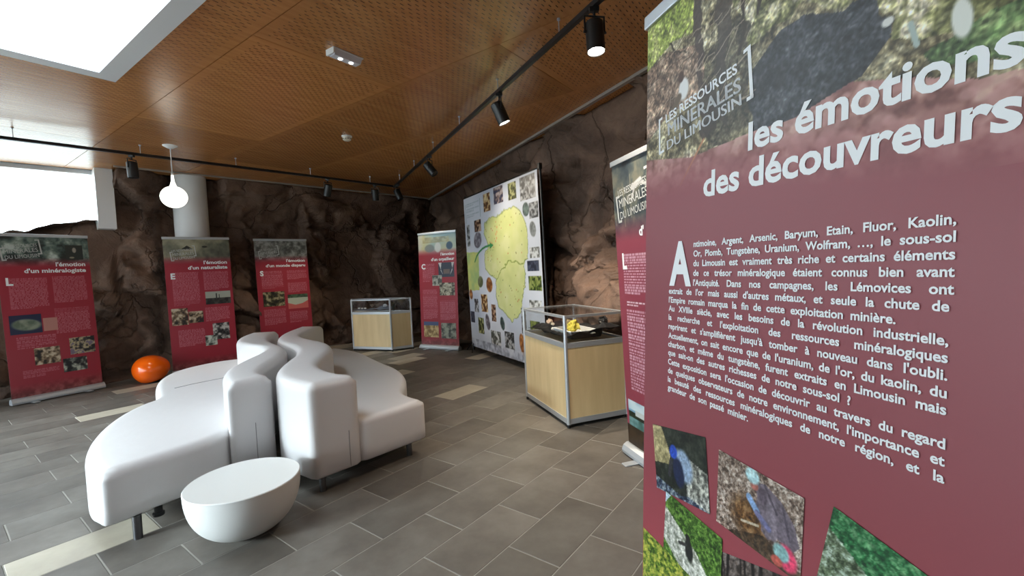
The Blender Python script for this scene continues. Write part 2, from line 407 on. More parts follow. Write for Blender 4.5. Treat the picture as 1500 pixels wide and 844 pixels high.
# ------------------------------------------------------------------ floor
floor = mesh('floor', [(p.x, p.y, z) for z in (-.0014, -.2) for p in inset(ROOM, -.8)], [(3, 2, 1, 0), (4, 5, 6, 7), (0, 1, 5, 4), (1, 2, 6, 5), (2, 3, 7, 6), (3, 0, 4, 7)], M_grout)
tag(floor, 'floor of grey-brown stone tiles in running bond', kind='structure')
YAW = .6487; ta = Vector((math.sin(YAW), math.cos(YAW))); tb = Vector((math.cos(YAW), -math.sin(YAW))); to = Vector((-.81564, 2.74232)); TW, TL = .29932, .58772
PH = {-1: 0, 0: -.474, 1: -.971, 2: -.445, 3: .064, 4: .585, -2: -.55, -3: -.04, -4: -.56, -5: .02, -15: -.23, -19: -.3, -13: .02, -12: -.35, -16: -.2, -9: .05, -10: -.67}
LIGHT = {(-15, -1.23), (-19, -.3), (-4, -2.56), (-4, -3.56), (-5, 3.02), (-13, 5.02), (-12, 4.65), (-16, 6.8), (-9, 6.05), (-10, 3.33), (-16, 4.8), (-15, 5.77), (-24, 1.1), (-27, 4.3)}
tiles = []; TROOM = inset(ROOM, -.2)
for r in range(-48, 34):
    ph = PH.get(r, .5*((r+1) % 2)+.03)
    for k in range(-22, 26):
        t0 = ph+k
        c = [to+tb*TW*(r+i)+ta*TL*(t0+j) for i, j in ((0, 0), (0, 1), (1, 1), (1, 0))]
        g = .0026
        c = [c[0]+(ta+tb)*g, c[1]+(-ta+tb)*g, c[2]-(ta+tb)*g, c[3]+(ta-tb)*g]
        p = clip_poly(c, TROOM)
        if len(p) < 3 or area(p) < .004: continue
        ctr = sum(p, Vector((0, 0)))/len(p)
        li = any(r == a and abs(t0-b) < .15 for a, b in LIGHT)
        yc = ctr.y; vis = yc > .25 and abs(ctr.x/yc) < 1.25
        size = (1/(ctr.length**2+.3)) if vis else 0
        tiles.append((size, p, ctr, li))
tiles.sort(key=lambda t: -t[0])
rest = MB(); restl = MB(); ncount = 0; lights_left = [t for t in tiles if t[3] and t[0] > 0]
chosen = tiles[:286]; ids = {id(t) for t in chosen}; extra = [t for t in lights_left if id(t) not in ids]
chosen += extra; ids = {id(t) for t in chosen}
full = {}
for t in tiles:
    _, p, ctr, li = t
    if id(t) in ids:
        is_full = len(p) == 4 and abs(area(p)-(TW-.0044)*(TL-.0044)) < 1e-4
        if is_full and li in full: me = full[li]
        else:
            v, f = slab([q-ctr for q in p], -.0014, 0, '', None, None)
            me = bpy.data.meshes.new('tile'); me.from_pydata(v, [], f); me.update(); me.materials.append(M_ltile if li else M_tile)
            if is_full: full[li] = me
        o = link('floor_tile', me, None, floor); o.location = (ctr.x, ctr.y, 0)
        if li: o['label'] = 'pale beige floor tile'
    else:
        v, f = slab(p, -.0014, 0, '', None, None); rest.add(v, f)
tag(rest.build('remaining_floor_tiles', M_tile, floor), kind='stuff')

# ------------------------------------------------------------------ ceiling: perforated plywood panels
ang_c = math.radians(54.5); ROOF = inset(ROOM, -.8); ca = Vector((math.cos(ang_c), math.sin(ang_c))); cb = Vector((ca.y, -ca.x))
sk_s0, sk_s1, sk_t0, sk_t1 = -.05, 1.25, -4.81, -2.10
def CP(s, t): return ca*s+cb*t
ceil_me = MB()
zc0, zc1 = HC+.012, HC+.2
def rects_minus_hole(s0, s1, t0, t1):
    if s1 <= sk_s0 or s0 >= sk_s1 or t1 <= sk_t0 or t0 >= sk_t1: return [(s0, s1, t0, t1)]
    R = []
    if s0 < sk_s0: R.append((s0, sk_s0, t0, t1))
    if s1 > sk_s1: R.append((sk_s1, s1, t0, t1))
    a, b = max(s0, sk_s0), min(s1, sk_s1)
    if t0 < sk_t0: R.append((a, b, t0, sk_t0))
    if t1 > sk_t1: R.append((a, b, sk_t1, t1))
    return R
for R in rects_minus_hole(-14, 16, -14, 14):
    s0, s1, t0, t1 = R
    p = clip_poly([CP(s0, t0), CP(s1, t0), CP(s1, t1), CP(s0, t1)], ROOF)
    if len(p) < 3: p = clip_poly([CP(s0, t0), CP(s0, t1), CP(s1, t1), CP(s1, t0)], ROOF)
    n = len(p)
    ceil_me.add([(q.x, q.y, zc0) for q in p]+[(q.x, q.y, zc1) for q in p], [tuple(range(n)), tuple(range(2*n-1, n-1, -1))]+[(i, (i+1) % n, n+(i+1) % n, n+i) for i in range(n)])
ceiling = ceil_me.build('ceiling', mat('ceiling_void', (.10, .06, .035), .9))
tag(ceiling, 'ceiling of perforated varnished plywood panels', kind='structure')
PS, PT = 1.235, 2.47; PAN = inset(ROOM, -.45)
for i in range(-7, 9):
    for j in range(-4, 4):
        s0 = 1.64+PS*(i-1); s1 = s0+PS; t0 = -4.54+PT*j+(PT/2 if i % 2 else 0); t1 = t0+PT
        org = CP(s0, t0); mb = MB(); ok = False; g = .003
        for a, b, c, d in rects_minus_hole(s0+g, s1-g, t0+g, t1-g):
            p = clip_poly([CP(a, c), CP(a, d), CP(b, d), CP(b, c)], PAN)
            if len(p) < 3 or area(p) < .003: p = clip_poly([CP(b, c), CP(b, d), CP(a, d), CP(a, c)], PAN)
            if len(p) < 3 or area(p) < .003: continue
            loc = [Vector(((q-org).dot(ca), (q-org).dot(cb))) for q in p]
            n = len(p)
            mb.add([(q.x, -q.y, 0) for q in loc]+[(q.x, -q.y, .011) for q in loc], [tuple(range(n)), tuple(range(2*n-1, n-1, -1))]+[(k, (k+1) % n, n+(k+1) % n, n+k) for k in range(n)]); ok = True
        if not ok: continue
        o = mb.build('ceiling_panel', M_ceil, ceiling); o.location = (org.x, org.y, HC); o.rotation_euler = (0, 0, ang_c)

# skylight
sky = empty('window_1', (*CP((sk_s0+sk_s1)/2, (sk_t0+sk_t1)/2), HC), ang_c); tag(sky, 'square skylight with white frame and luminous diffuser', kind='structure')
hs, ht = (sk_s1-sk_s0)/2, (sk_t1-sk_t0)/2; m = MB()
f = .13; zb = -.035
for x0, x1, y0, y1 in ((-hs, hs, -ht, -ht+f), (-hs, hs, ht-f, ht), (-hs, -hs+f, -ht+f, ht-f), (hs-f, hs, -ht+f, ht-f)): m.box(x0, x1, y0, y1, zb, .0)
m.build('frame', M_white, sky)
m = MB(); k = f+.0
for x0, x1, y0, y1 in ((-hs+k-.02, hs-k+.02, -ht+k-.02, -ht+k), (-hs+k-.02, hs-k+.02, ht-k, ht-k+.02), (-hs+k-.02, -hs+k, -ht+k, ht-k), (hs-k, hs-k+.02, -ht+k, ht-k)): m.box(x0, x1, y0, y1, 0, .30)
m.build('well_lining', M_white, sky)
m = MB().box(-hs+k-.02, hs-k+.02, -ht+k-.02, ht-k+.02, .17, .19); m.build('diffuser', M_diff, sky)
# panel emission stands in for the daylight coming down the well

# ------------------------------------------------------------------ rock walls
def rock_disp(x, z, seed, amp=1.0):
    p = Vector((x*.55+seed, z*.75, seed*1.7))
    h = noise.fractal(p*1.1, 1.0, 2.0, 4)*.12
    q = Vector((x*.8+seed*3, z*.95, seed))+.35*noise.noise_vector(Vector((x*.9, z*.9, seed)))
    d, pts = noise.voronoi(q)
    hsh = noise.cell(pts[0]*7.3)
    tilt = (q-pts[0]).x*(noise.cell(pts[0]*3.1)-.5)*.35+(q-pts[0]).y*(noise.cell(pts[0]*5.7)-.5)*.35
    h += (hsh-.5)*.17+tilt
    cr = d[1]-d[0]; h -= .07*max(0, 1-cr/.10)
    q2 = q*2.9; d2, p2 = noise.voronoi(q2); h += (noise.cell(p2[0]*4.1)-.5)*.045-.02*max(0, 1-(d2[1]-d2[0])/.12)
    h += (noise.ridged_multi_fractal(Vector((x*1.1+z*.3, z*1.7, seed+2)), .9, 2.1, 5, 1.0, 2.0)-1.1)*.055
    q3 = Vector((x*1.1-z*.5, z*2.6+x*.25, seed)); d3, p3 = noise.voronoi(q3+.3*noise.noise_vector(q3)); h += (noise.cell(p3[0]*9.1)-.5)*.06-.03*max(0, 1-(d3[1]-d3[0])/.09)
    h += noise.fractal(Vector((x*5, z*5, seed)), .8, 2.1, 4)*.03
    return h*amp
def rock_wall(name, P0, P1, nrm, step, top, seed, label, off=0, hmax=.1, recess=None, map_gap=False):
    """gap(x)-> top height profile; nrm points into the room"""
    Lw = (P1-P0).length; d = (P1-P0)/Lw; nx = int(Lw/step)+1; nz = int(HC/step)+1; V = []; F = []
    for i in range(nx+1):
        x = Lw*i/nx; zt = top(x) if top else HC-.004
        for j in range(nz+1):
            z = zt*j/nz; h = rock_disp(x, z, seed)
            if zt < HC-.1: h *= 1-.0*(j/nz)
            h = max(h*1.25, -.3)*(1-.6*max(0, min(1, (z-2.55)/.5)))+off*(1-max(0, min(1, (z-2.55)/.5)))-(.42*math.exp(-((x-recess)/.42)**4) if recess else 0)
            h = max(h, -.56)
            hm = hmax if not map_gap else hmax-.13*max(0, min(1, (2.2-abs(x-4.9))/.5))
            if h > hm-.06: h = hm-.06*math.exp(-(h-hm+.06)/.06)
            if zt < HC-.1 and j > nz-6: h -= .10*((j-nz+6)/6)**2
            V.append((P0.x+d.x*x+nrm.x*h, P0.y+d.y*x+nrm.y*h, z))
        # shelf running back to the opening
        for j in range(1, 7):
            k = j/6; h = V[-1] if j == 1 else h
            b = off-.05-.50*k
            V.append((P0.x+d.x*x+nrm.x*b, P0.y+d.y*x+nrm.y*b, zt+(.05*noise.noise(Vector((x*3, k*4, seed))) if zt < HC-.1 else 0)*(1 if j < 6 else 0)))
    m_ = nz+1+6
    for i in range(nx):
        for j in range(m_-1): F.append((i*m_+j, (i+1)*m_+j, (i+1)*m_+j+1, i*m_+j+1))
    o = mesh(name, V, F, M_rock, None, True); tag(o, label, kind='structure'); return o
dB = (B_-A_).normalized(); nB = Vector((dB.y, -dB.x))     # into the room
LB = (B_-A_).length
xj = (Vector((-5.60, 6.50))-A_).dot(dB)                    # jamb of the clerestory window
def topB(x):
    base = 2.40+.25*max(-1.1, (x-xj+.14))+.06*noise.noise(Vector((x*2.3, 0, 4)))+.03*noise.noise(Vector((x*7, 2, 4)))
    if x < xj-1.25: base = 2.13+.05*noise.noise(Vector((x*1.9, 1, 4)))+.03*noise.noise(Vector((x*6, 2, 4)))
    k = min(1, max(0, (x-(xj-.10))/.16)); k = k**1.5
    return base*(1-k)+(HC-.004)*k
wb = rock_wall('wall_back', A_, B_+dB*.6, nB, .034, topB, 3.3, 'dark brown artificial rock wall below and beside the high window', -.16, -.015, (Vector((-5.16, 7.42))-A_).dot(dB))
dR = (C_-B_).normalized(); nR = Vector((dR.y, -dR.x))
rock_wall('wall_right', B_-dR*.6, C_, nR, .034, None, 9.1, 'brown artificial rock wall behind the hanging map', -.08, .17, None, True)
# plain walls behind and left of the camera, with glazing
def glazed_wall(name, P0, P1, nwin, z0, z1, wn, label, solid=()):
    Lw = (P1-P0).length; d = (P1-P0)/Lw; ang = math.atan2(d.y, d.x); r = empty(name, (P0.x, P0.y, 0), ang); tag(r, label, kind='structure')
    m = MB(); t = .15; bay = Lw/nwin
    m.box(0, Lw, 0, t, 0, z0); m.box(0, Lw, 0, t, z1, HC)
    for i in solid: m.box(i*bay, (i+1)*bay, 0, t, z0, z1)
    for i in range(nwin+1):
        c = min(max(i*bay, .12), Lw-.12); m.box(c-.12, c+.12, 0, t, z0, z1)
    m.build('wall_panel', M_wall, r)
    for i in range(nwin):
        if i in solid: continue
        a, b = i*bay+.12, (i+1)*bay-.12; m = MB()
        for q in ((a, a+.05, z0, z1), (b-.05, b, z0, z1), (a+.05, b-.05, z0, z0+.05), (a+.05, b-.05, z1-.05, z1)): m.box(q[0], q[1], .04, .10, q[2], q[3])
        fr = m.build('window_frame', M_alu, r); MB().box(a+.05, b-.05, .066, .074, z0+.05, z1-.05).build('pane', M_glass, fr)
        c = P0+d*(a+b)/2; n = Vector((-d.y, d.x))
        portal('daylight_portal', (c.x+n.x*.2, c.y+n.y*.2, (z0+z1)/2), (-n.x, -n.y, 0), b-a, z1-z0)
    return r
glazed_wall('wall_left', D_, A_, 4, .06, 2.95, 2, 'glazed wall out of view on the left')
glazed_wall('wall_front', C_, D_, 5, 1.0, 2.2, 6, 'wall behind the viewer with a small band of windows', (0, 1, 2, 3))
# clerestory window in the back wall
win = empty('window_2', (A_.x, A_.y, 0), math.atan2(dB.y, dB.x)); tag(win, 'wide high window above the rock ledge, white frame', kind='structure')
m = MB(); y0, y1 = .55, .63
m.box(xj-.16, xj+.04, .24, y1, 2.25, HC); m.build('jamb', M_white, win)
m = MB(); m.box(0, xj-.14, y0, y1, 1.78, 1.84); m.box(0, xj-.14, y0, y1, HC-.05, HC+.1)
for xx in (.02, 1.9, 3.45): m.box(xx, xx+.07, y0, y1, 1.84, HC-.05)
m.build('frame', M_white, win)
m = MB()
for a, b in ((.09, 1.9), (1.97, 3.45), (3.52, xj-.14)): m.box(a, b, .586, .594, 1.84, HC-.05)
m.build('glazing', M_glass, win)
c = A_+dB*(xj/2); portal('daylight_portal', (c.x-nB.x*.7, c.y-nB.y*.7, 2.4), (nB.x, nB.y, 0), xj, 1.4)
tag(mesh('wall_outer', [(*(A_-nB*.66+dB*x), z) for x, z in ((0, -.1), (LB+1.6, -.1), (LB+1.6, 1.6), (0, 1.6))]+[(*(A_-nB*.76+dB*x), z) for x, z in ((0, -.1), (LB+1.6, -.1), (LB+1.6, 1.6), (0, 1.6))], [(0, 1, 2, 3), (7, 6, 5, 4), (0, 4, 5, 1), (3, 2, 6, 7)], M_white), 'outer wall below the high window', kind='structure')
tag(mesh('wall_outer', [(*(A_-nB*.66+dB*x), z) for x, z in ((xj, 1.6), (LB+1.6, 1.6), (LB+1.6, 3.3), (xj, 3.3))]+[(*(A_-nB*.76+dB*x), z) for x, z in ((xj, 1.6), (LB+1.6, 1.6), (LB+1.6, 3.3), (xj, 3.3))], [(0, 1, 2, 3), (7, 6, 5, 4), (0, 4, 5, 1), (3, 2, 6, 7)], M_white), 'outer wall beside the high window', kind='structure')
tag(mesh('wall_outer', [(*(B_-nR*o_+dR*x), z) for o_ in (.62, .72) for x, z in ((-1.0, -.1), ((C_-B_).length+.5, -.1), ((C_-B_).length+.5, 3.35), (-1.0, 3.35))], [(0, 1, 2, 3), (7, 6, 5, 4), (0, 4, 5, 1), (3, 2, 6, 7)], M_white), 'unseen outer wall added behind the right rock face against sky leaks', kind='structure')  # wall added out of sight to block sky light leaking past the rock
# pale edge trims at the ceiling and a stone skirting in the far corner
def strip(name, P0, P1, n, off, w, z0, z1, m_, label):
    a = P0+n*off; b = P1+n*off; v = []
    for z in (z0, z1):
        for p in (a, b, b+n*w, a+n*w): v.append((p.x, p.y, z))
    tag(mesh(name, v, [(0, 1, 2, 3), (7, 6, 5, 4), (0, 4, 5, 1), (1, 5, 6, 2), (2, 6, 7, 3), (3, 7, 4, 0)], m_), label, kind='structure')
strip('trim_1', A_+dB*(xj+.02), B_, nB, .03, .035, HC-.022, HC-.001, M_trim, 'thin pale metal trim where the back rock wall meets the ceiling')
strip('trim_2', B_, C_, nR, .03, .045, HC-.03, HC-.001, M_trim, 'thin pale metal trim where the right rock wall meets the ceiling')
strip('baseboard_back', A_+dB*(LB-2.9), B_-dB*.15, nB, .12, .06, 0, .07, mat('pale_stone', (.55, .49, .42), .7, var=.1), 'low pale stone skirting along the back wall')
tag(mesh('terrace_ground', [(-40, -40, -.22), (40, -40, -.22), (40, 40, -.22), (-40, 40, -.22)], [(0, 1, 2, 3)], M_ground), 'pale paved ground outside the building', kind='structure')
# round white column
m = MB().lathe([(.235, 0), (.235, HC)], 40, c=(-5.16, 7.42, 0)); cl = m.build('column', M_white, None, True); tag(cl, 'round white column in front of the rock wall', kind='structure')

# ------------------------------------------------------------------ roll-up banners
LOGO = ('LES RESSOURCES', 'MINERALES', 'DU LIMOUSIN')
def banner(x, y, deg, lean, Wd, label, img, top=2.09, bottom=.07, res=None):
    r = empty('roll_up_banner', (x, y, .004), math.radians(deg), -lean)
    tag(r, label, 'banner', 'roll-up exhibition banners')
    sh = img.build('printed_sheet', r, 0)
    mesh('sheet_backing', [(0, .0015, bottom), (Wd, .0015, bottom), (Wd, .0015, top), (0, .0015, top), (0, .003, bottom), (Wd, .003, bottom), (Wd, .003, top), (0, .003, top)], [(0, 1, 2, 3), (7, 6, 5, 4), (0, 4, 5, 1), (2, 6, 7, 3), (0, 3, 7, 4), (1, 5, 6, 2)], M_poster, r)
    MB().box(-.006, Wd+.006, -.011, .012, top-.005, top+.033, b=.004).build('top_rail', M_alu, r)
    c = MB(); prof = [(-.05, .006), (-.055, .03), (-.04, .062), (-.012, .078), (.012, .078), (.04, .062), (.055, .03), (.05, .006)]; n = len(prof)
    c.add([(xx, a, b) for xx in (-.012, Wd+.012) for a, b in prof], [(i, (i+1) % n, n+(i+1) % n, n+i) for i in range(n)]+[tuple(range(n-1, -1, -1)), tuple(range(n, 2*n))])
    c.build('base_cassette', M_alu, r)
    for fx in (.18, Wd-.18):
        f_ = MB().box(fx-.03, fx+.03, -.15, .15, .0, .008, b=.003); f_.build('foot', M_alu, r)
    MB().tube((Wd*.5, .03, .07), (Wd*.5, .03, top), .009).build('support_pole', M_alu, r)
    return r
def header(I, cols, top, zf0, zf1, n=9, tint=MAROON, **k):
    """photo strip that fades into the maroon between zf1 and zf0"""
    m = np.clip((I.Z-zf0)/(zf1-zf0), 0, 1); I.mottle(cols, n=n, mask=m, **k)
def small_photo(I, x0, z0, x1, z1, cols, n=10, contrast=1.8):
    I.mottle(cols, n=n*4, oct=3, mask=I.rect(x0, z0, x1, z1), contrast=contrast)

# --- 1: the mineralogist (far left)
GREY = [(.16, .17, .16), (.35, .38, .36), (.55, .58, .54), (.78, .80, .76)]
BROWN = [(.12, .09, .07), (.34, .27, .20), (.56, .48, .38), (.78, .72, .62)]
RED1 = (.62, .15, .215)
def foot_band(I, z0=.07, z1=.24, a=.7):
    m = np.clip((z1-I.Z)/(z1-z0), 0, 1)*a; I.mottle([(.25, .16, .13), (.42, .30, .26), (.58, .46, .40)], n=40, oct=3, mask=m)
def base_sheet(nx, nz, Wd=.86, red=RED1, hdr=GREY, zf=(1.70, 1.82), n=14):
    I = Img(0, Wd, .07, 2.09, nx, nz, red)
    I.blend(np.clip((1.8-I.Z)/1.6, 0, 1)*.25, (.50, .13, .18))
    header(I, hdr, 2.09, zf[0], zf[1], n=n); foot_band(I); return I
PINK = (.82, .58, .62)
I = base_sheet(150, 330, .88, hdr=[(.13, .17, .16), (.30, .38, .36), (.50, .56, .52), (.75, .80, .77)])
I.blend(I.rect(.64, 1.79, .82, 1.99), (.17, .19, .18)); I.blend(I.ell(.73, 1.92, .02, .035), (.62, .60, .55)); I.blend(I.ell(.70, 1.82, .025, .012), (.6, .58, .5))
I.text_rows(.08, 1.16, .43, 1.56, .0185, PINK, .62); I.text_rows(.48, 1.21, .82, 1.57, .0185, PINK, .62); I.text_rows(.47, .80, .82, 1.15, .0185, PINK, .62)
I.blend(I.rect(.05, .86, .34, 1.10), (.10, .13, .25)); I.blend(I.ell(.20, .97, .13, .07, -.1), (.45, .50, .42)); I.mottle([(.35, .40, .33), (.55, .58, .50)], 30, 3, mask=I.ell(.20, .975, .12, .065, -.1))
I.blend(I.rect(.35, .87, .49, 1.04), (.72, .50, .46)); I.text_rows(.10, .66, .46, .82, .022, PINK, .55)
small_photo(I, .24, .45, .48, .66, BROWN); small_photo(I, .58, .52, .84, .74, [(.08, .08, .09), (.30, .27, .26), (.75, .70, .52), (.45, .40, .48)]); small_photo(I, .50, .30, .74, .48, [(.06, .06, .07), (.3, .32, .3), (.7, .72, .66)])
I.text_rows(.12, .30, .46, .40, .02, PINK, .5)
b = banner(-6.172, 5.483, 62.1, .05, .88, 'maroon roll-up banner titled for a mineralogist, leftmost against the rock wall', I)
T = Txt(-.002); T.put("l'émotion", .83, 1.705, .075, right=True, bold=.03, width=.30); T.build('title_lettering', M_text, b); T = Txt(-.002); T.put("d'un minéralogiste", .83, 1.625, .075, right=True, bold=.03, width=.60); T.build('title_lettering', M_text, b); T = Txt(-.002); T.put('L', .06, 1.475, .13, bold=.04); T.build('initial_letter', M_text, b)

def logo(parent, x, z, w, rot=.10, y=-.0025, bold=.0):
    T = Txt(y); h = w*.55; c, s = math.cos(rot), math.sin(rot)
    for i, (t, hh, k) in enumerate(zip(LOGO, (.30, .40, .34), (.92, .90, .92))):
        zz = z+h*(.68-.34*i); T.put(t, x+.05*w-(.68-.34*i)*h*s, zz, h*hh*.95, width=w*.86, bold=bold, rot=rot)
    t = .012*w/.3
    def bar(x0, z0, x1, z1):
        P = [(x0, z0), (x1, z0), (x1, z1), (x0, z1)]; T.m.add([(x+a*c-(b_)*s, y, z+a*s+b_*c) for a, b_ in P], [(0, 1, 2, 3)])
    q = w*.12
    bar(-.04*w, -.1*h, -.04*w+t, .72*h); bar(-.04*w, -.1*h, -.04*w+q, -.1*h+t); bar(-.04*w, .72*h-t, -.04*w+q, .72*h)
    bar(w-t, .15*h, w, 1.12*h); bar(w-q, .15*h, w, .15*h+t); bar(w-q, 1.12*h-t, w, 1.12*h)
    T.build('logo_lettering', M_logo, parent)
logo(b, .06, 1.80, .36)
# --- 2: the naturalist
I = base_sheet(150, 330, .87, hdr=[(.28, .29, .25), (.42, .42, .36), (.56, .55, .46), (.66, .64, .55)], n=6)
I.blend(I.poly([(.22, 1.93), (.30, 1.99), (.38, 1.93)]), (.16, .16, .13)); I.blend(I.ell(.53, 1.97, .035, .015), (.15, .15, .13))
I.text_rows(.08, 1.05, .42, 1.57, .0185, PINK, .62); I.text_rows(.48, 1.27, .82, 1.57, .0185, PINK, .62); I.text_rows(.47, .76, .80, 1.00, .0185, PINK, .62); I.text_rows(.10, .42, .44, .68, .0185, PINK, .6)
I.blend(I.rect(.49, 1.05, .83, 1.25), (.66, .67, .62)); I.mottle([(.10, .10, .10), (.28, .28, .26)], 40, 3, mask=I.rect(.49, 1.05, .83, 1.15)); I.blend(I.rect(.63, 1.12, .645, 1.22)+I.rect(.67, 1.12, .68, 1.2), (.2, .2, .2))
small_photo(I, .04, .76, .24, 1.02, BROWN); small_photo(I, .25, .78, .44, .96, BROWN); small_photo(I, .55, .48, .78, .74, [(.05, .05, .06), (.35, .34, .34), (.75, .74, .72)]); small_photo(I, .44, .40, .6, .56, GREY)
b = banner(-5.188, 6.863-.05, 43.2, .044, .87, 'maroon roll-up banner titled for a naturalist, in front of the white column', I)
T = Txt(-.002); T.put("l'émotion", .82, 1.695, .075, right=True, bold=.03, width=.32); T.build('title_lettering', M_text, b); T = Txt(-.002); T.put("d'un naturaliste", .82, 1.615, .075, right=True, bold=.03, width=.53); T.build('title_lettering', M_text, b); T = Txt(-.002); T.put('E', .065, 1.475, .12, bold=.04); T.build('initial_letter', M_text, b)
logo(b, .10, 1.765, .32)
# --- 3: the vanished world
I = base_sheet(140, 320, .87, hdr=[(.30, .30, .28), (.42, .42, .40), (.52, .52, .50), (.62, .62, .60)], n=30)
I.text_rows(.08, 1.23, .42, 1.55, .0185, PINK, .62); I.text_rows(.50, 1.38, .83, 1.55, .0185, PINK, .62); I.text_rows(.50, 1.13, .82, 1.33, .0185, PINK, .62); I.text_rows(.08, .58, .43, .87, .0185, PINK, .6); I.text_rows(.49, .58, .80, .80, .0185, PINK, .6)
small_photo(I, .08, .92, .43, 1.18, [(.07, .06, .04), (.28, .26, .16), (.62, .58, .45)])
I.blend(I.rect(.48, .85, .82, 1.11), (.72, .74, .66)); I.mottle([(.15, .2, .15), (.3, .4, .3)], 30, 3, mask=I.rect(.48, 1.05, .82, 1.11)); I.blend(I.poly([(.48, .85), (.82, .85), (.82, .99), (.72, .94), (.6, .92), (.48, .96)]), (.78, .38, .36))
b = banner(-4.397, 7.894-.05, 41.1, .04, .87, 'maroon roll-up banner titled for a vanished world, right of the naturalist banner', I)
T = Txt(-.002); T.put("l'émotion", .82, 1.705, .07, right=True, bold=.03, width=.32); T.build('title_lettering', M_text, b); T = Txt(-.002); T.put("d'un monde disparu", .82, 1.62, .07, right=True, bold=.03, width=.66); T.build('title_lettering', M_text, b); T = Txt(-.002); T.put('S', .06, 1.47, .12, bold=.04); T.build('initial_letter', M_text, b)
logo(b, .08, 1.78, .32)
# --- 4: the gold panner
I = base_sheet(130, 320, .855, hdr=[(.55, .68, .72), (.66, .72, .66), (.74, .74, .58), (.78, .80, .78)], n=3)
I.blend(I.ell(.26, 1.83, .11, .07)*.8, (.45, .48, .48)); I.blend(I.ell(.45, 1.84, .07, .09)*.9, (.80, .82, .82)); I.blend(I.ell(.71, 1.86, .07, .07), (.22, .33, .42)); I.mottle([(.5, .45, .3), (.74, .72, .55)], 30, 3, mask=I.rect(.1, 1.93, .7, 2.03)*.5)
I.text_rows(.08, 1.2, .36, 1.55, .0185, PINK, .62); I.text_rows(.07, .53, .40, 1.08, .0185, PINK, .62); I.text_rows(.46, .52, .80, .88, .0185, PINK, .62)
I.blend(I.rect(.45, 1.3, .80, 1.56), (.16, .20, .27)); I.blend(I.poly([(.45, 1.56), (.52, 1.56), (.50, 1.42), (.55, 1.34)]), (.8, .8, .8)); I.blend(I.poly([(.80, 1.56), (.74, 1.56), (.76, 1.42), (.7, 1.33)]), (.75, .75, .75)); I.blend(I.rect(.56, 1.36, .70, 1.44), (.42, .36, .34))
small_photo(I, .30, 1.15, .52, 1.34, [(.30, .31, .29), (.55, .56, .52), (.7, .7, .66)]); small_photo(I, .46, .97, .80, 1.2, [(.14, .13, .10), (.55, .53, .46), (.8, .78, .7)])
small_photo(I, .07, .21, .41, .46, [(.5, .4, .26), (.72, .62, .42), (.8, .72, .54)]); I.blend(I.rect(.07, .43, .41, .50), (.30, .36, .50)); small_photo(I, .47, .2, .80, .48, [(.18, .2, .19), (.42, .44, .40), (.6, .62, .56)])
b = banner(-1.72, 8.339, -29.3, .03, .855, 'maroon roll-up banner titled for a gold panner, beside the far showcase', I)
T = Txt(-.002); T.put("l'émotion", .81, 1.69, .07, right=True, bold=.03, width=.3); T.build('title_lettering', M_text, b); T = Txt(-.002); T.put("d'un orpailleur", .81, 1.60, .075, right=True, bold=.03, width=.52); T.build('title_lettering', M_text, b); T = Txt(-.002); T.put('C', .06, 1.46, .13, bold=.04); T.build('initial_letter', M_text, b)
# --- 5: behind the foreground banner
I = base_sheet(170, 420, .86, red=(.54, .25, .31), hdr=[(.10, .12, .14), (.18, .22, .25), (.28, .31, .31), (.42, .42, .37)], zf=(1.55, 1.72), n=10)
for k in range(14):
    xx = random.uniform(0, .86); I.blend(I.seg((xx, random.uniform(1.62, 1.85)), (xx+random.uniform(-.06, .06), random.uniform(1.8, 2.05)), .004)*.5, (.62, .60, .50))
I.blend(I.seg((.26, 1.9), (.36, 1.93), .02), (.72, .72, .72)); I.blend(I.seg((.29, 1.9), (.24, 1.82), .008)+I.seg((.36, 1.92), (.46, 1.88), .012), (.7, .7, .7))
I.text_rows(.08, 1.17, .42, 1.46, .019, (.86, .74, .80), .75); I.text_rows(.10, 1.085, .34, 1.13, .02, (.9, .84, .88), .9); I.text_rows(.09, .47, .40, 1.07, .0215, (.86, .74, .80), .78); I.text_rows(.46, .47, .80, 1.46, .0215, (.86, .74, .80), .7)
I.blend(I.rect(.03, .17, .86, .41), (.45, .62, .72)); I.mottle([(.42, .58, .68), (.75, .82, .84)], 10, 3, mask=I.rect(.03, .34, .86, .41)); I.mottle([(.06, .10, .07), (.16, .22, .14)], 40, 3, mask=I.rect(.03, .285, .86, .33)); I.blend(I.rect(.12, .31, .30, .345), (.72, .75, .74)); I.mottle([(.08, .2, .16), (.4, .55, .55)], 22, 3, mask=I.rect(.03, .22, .86, .285)); I.mottle([(.12, .09, .06), (.22, .16, .10)], 30, 3, mask=I.rect(0, .07, .86, .22))
b = banner(.814, 3.297, -74.6, -.03, .86, 'maroon roll-up banner half hidden behind the large foreground banner, beside the near showcase', I)
T = Txt(-.002); T.put("d'", .315, 1.575, .085, bold=.03); T.build('title_lettering', M_text, b); T = Txt(-.002); T.put('L', .075, 1.36, .15, bold=.04, sx=.8); T.build('initial_letter', M_text, b)
logo(b, .07, 1.705, .42)

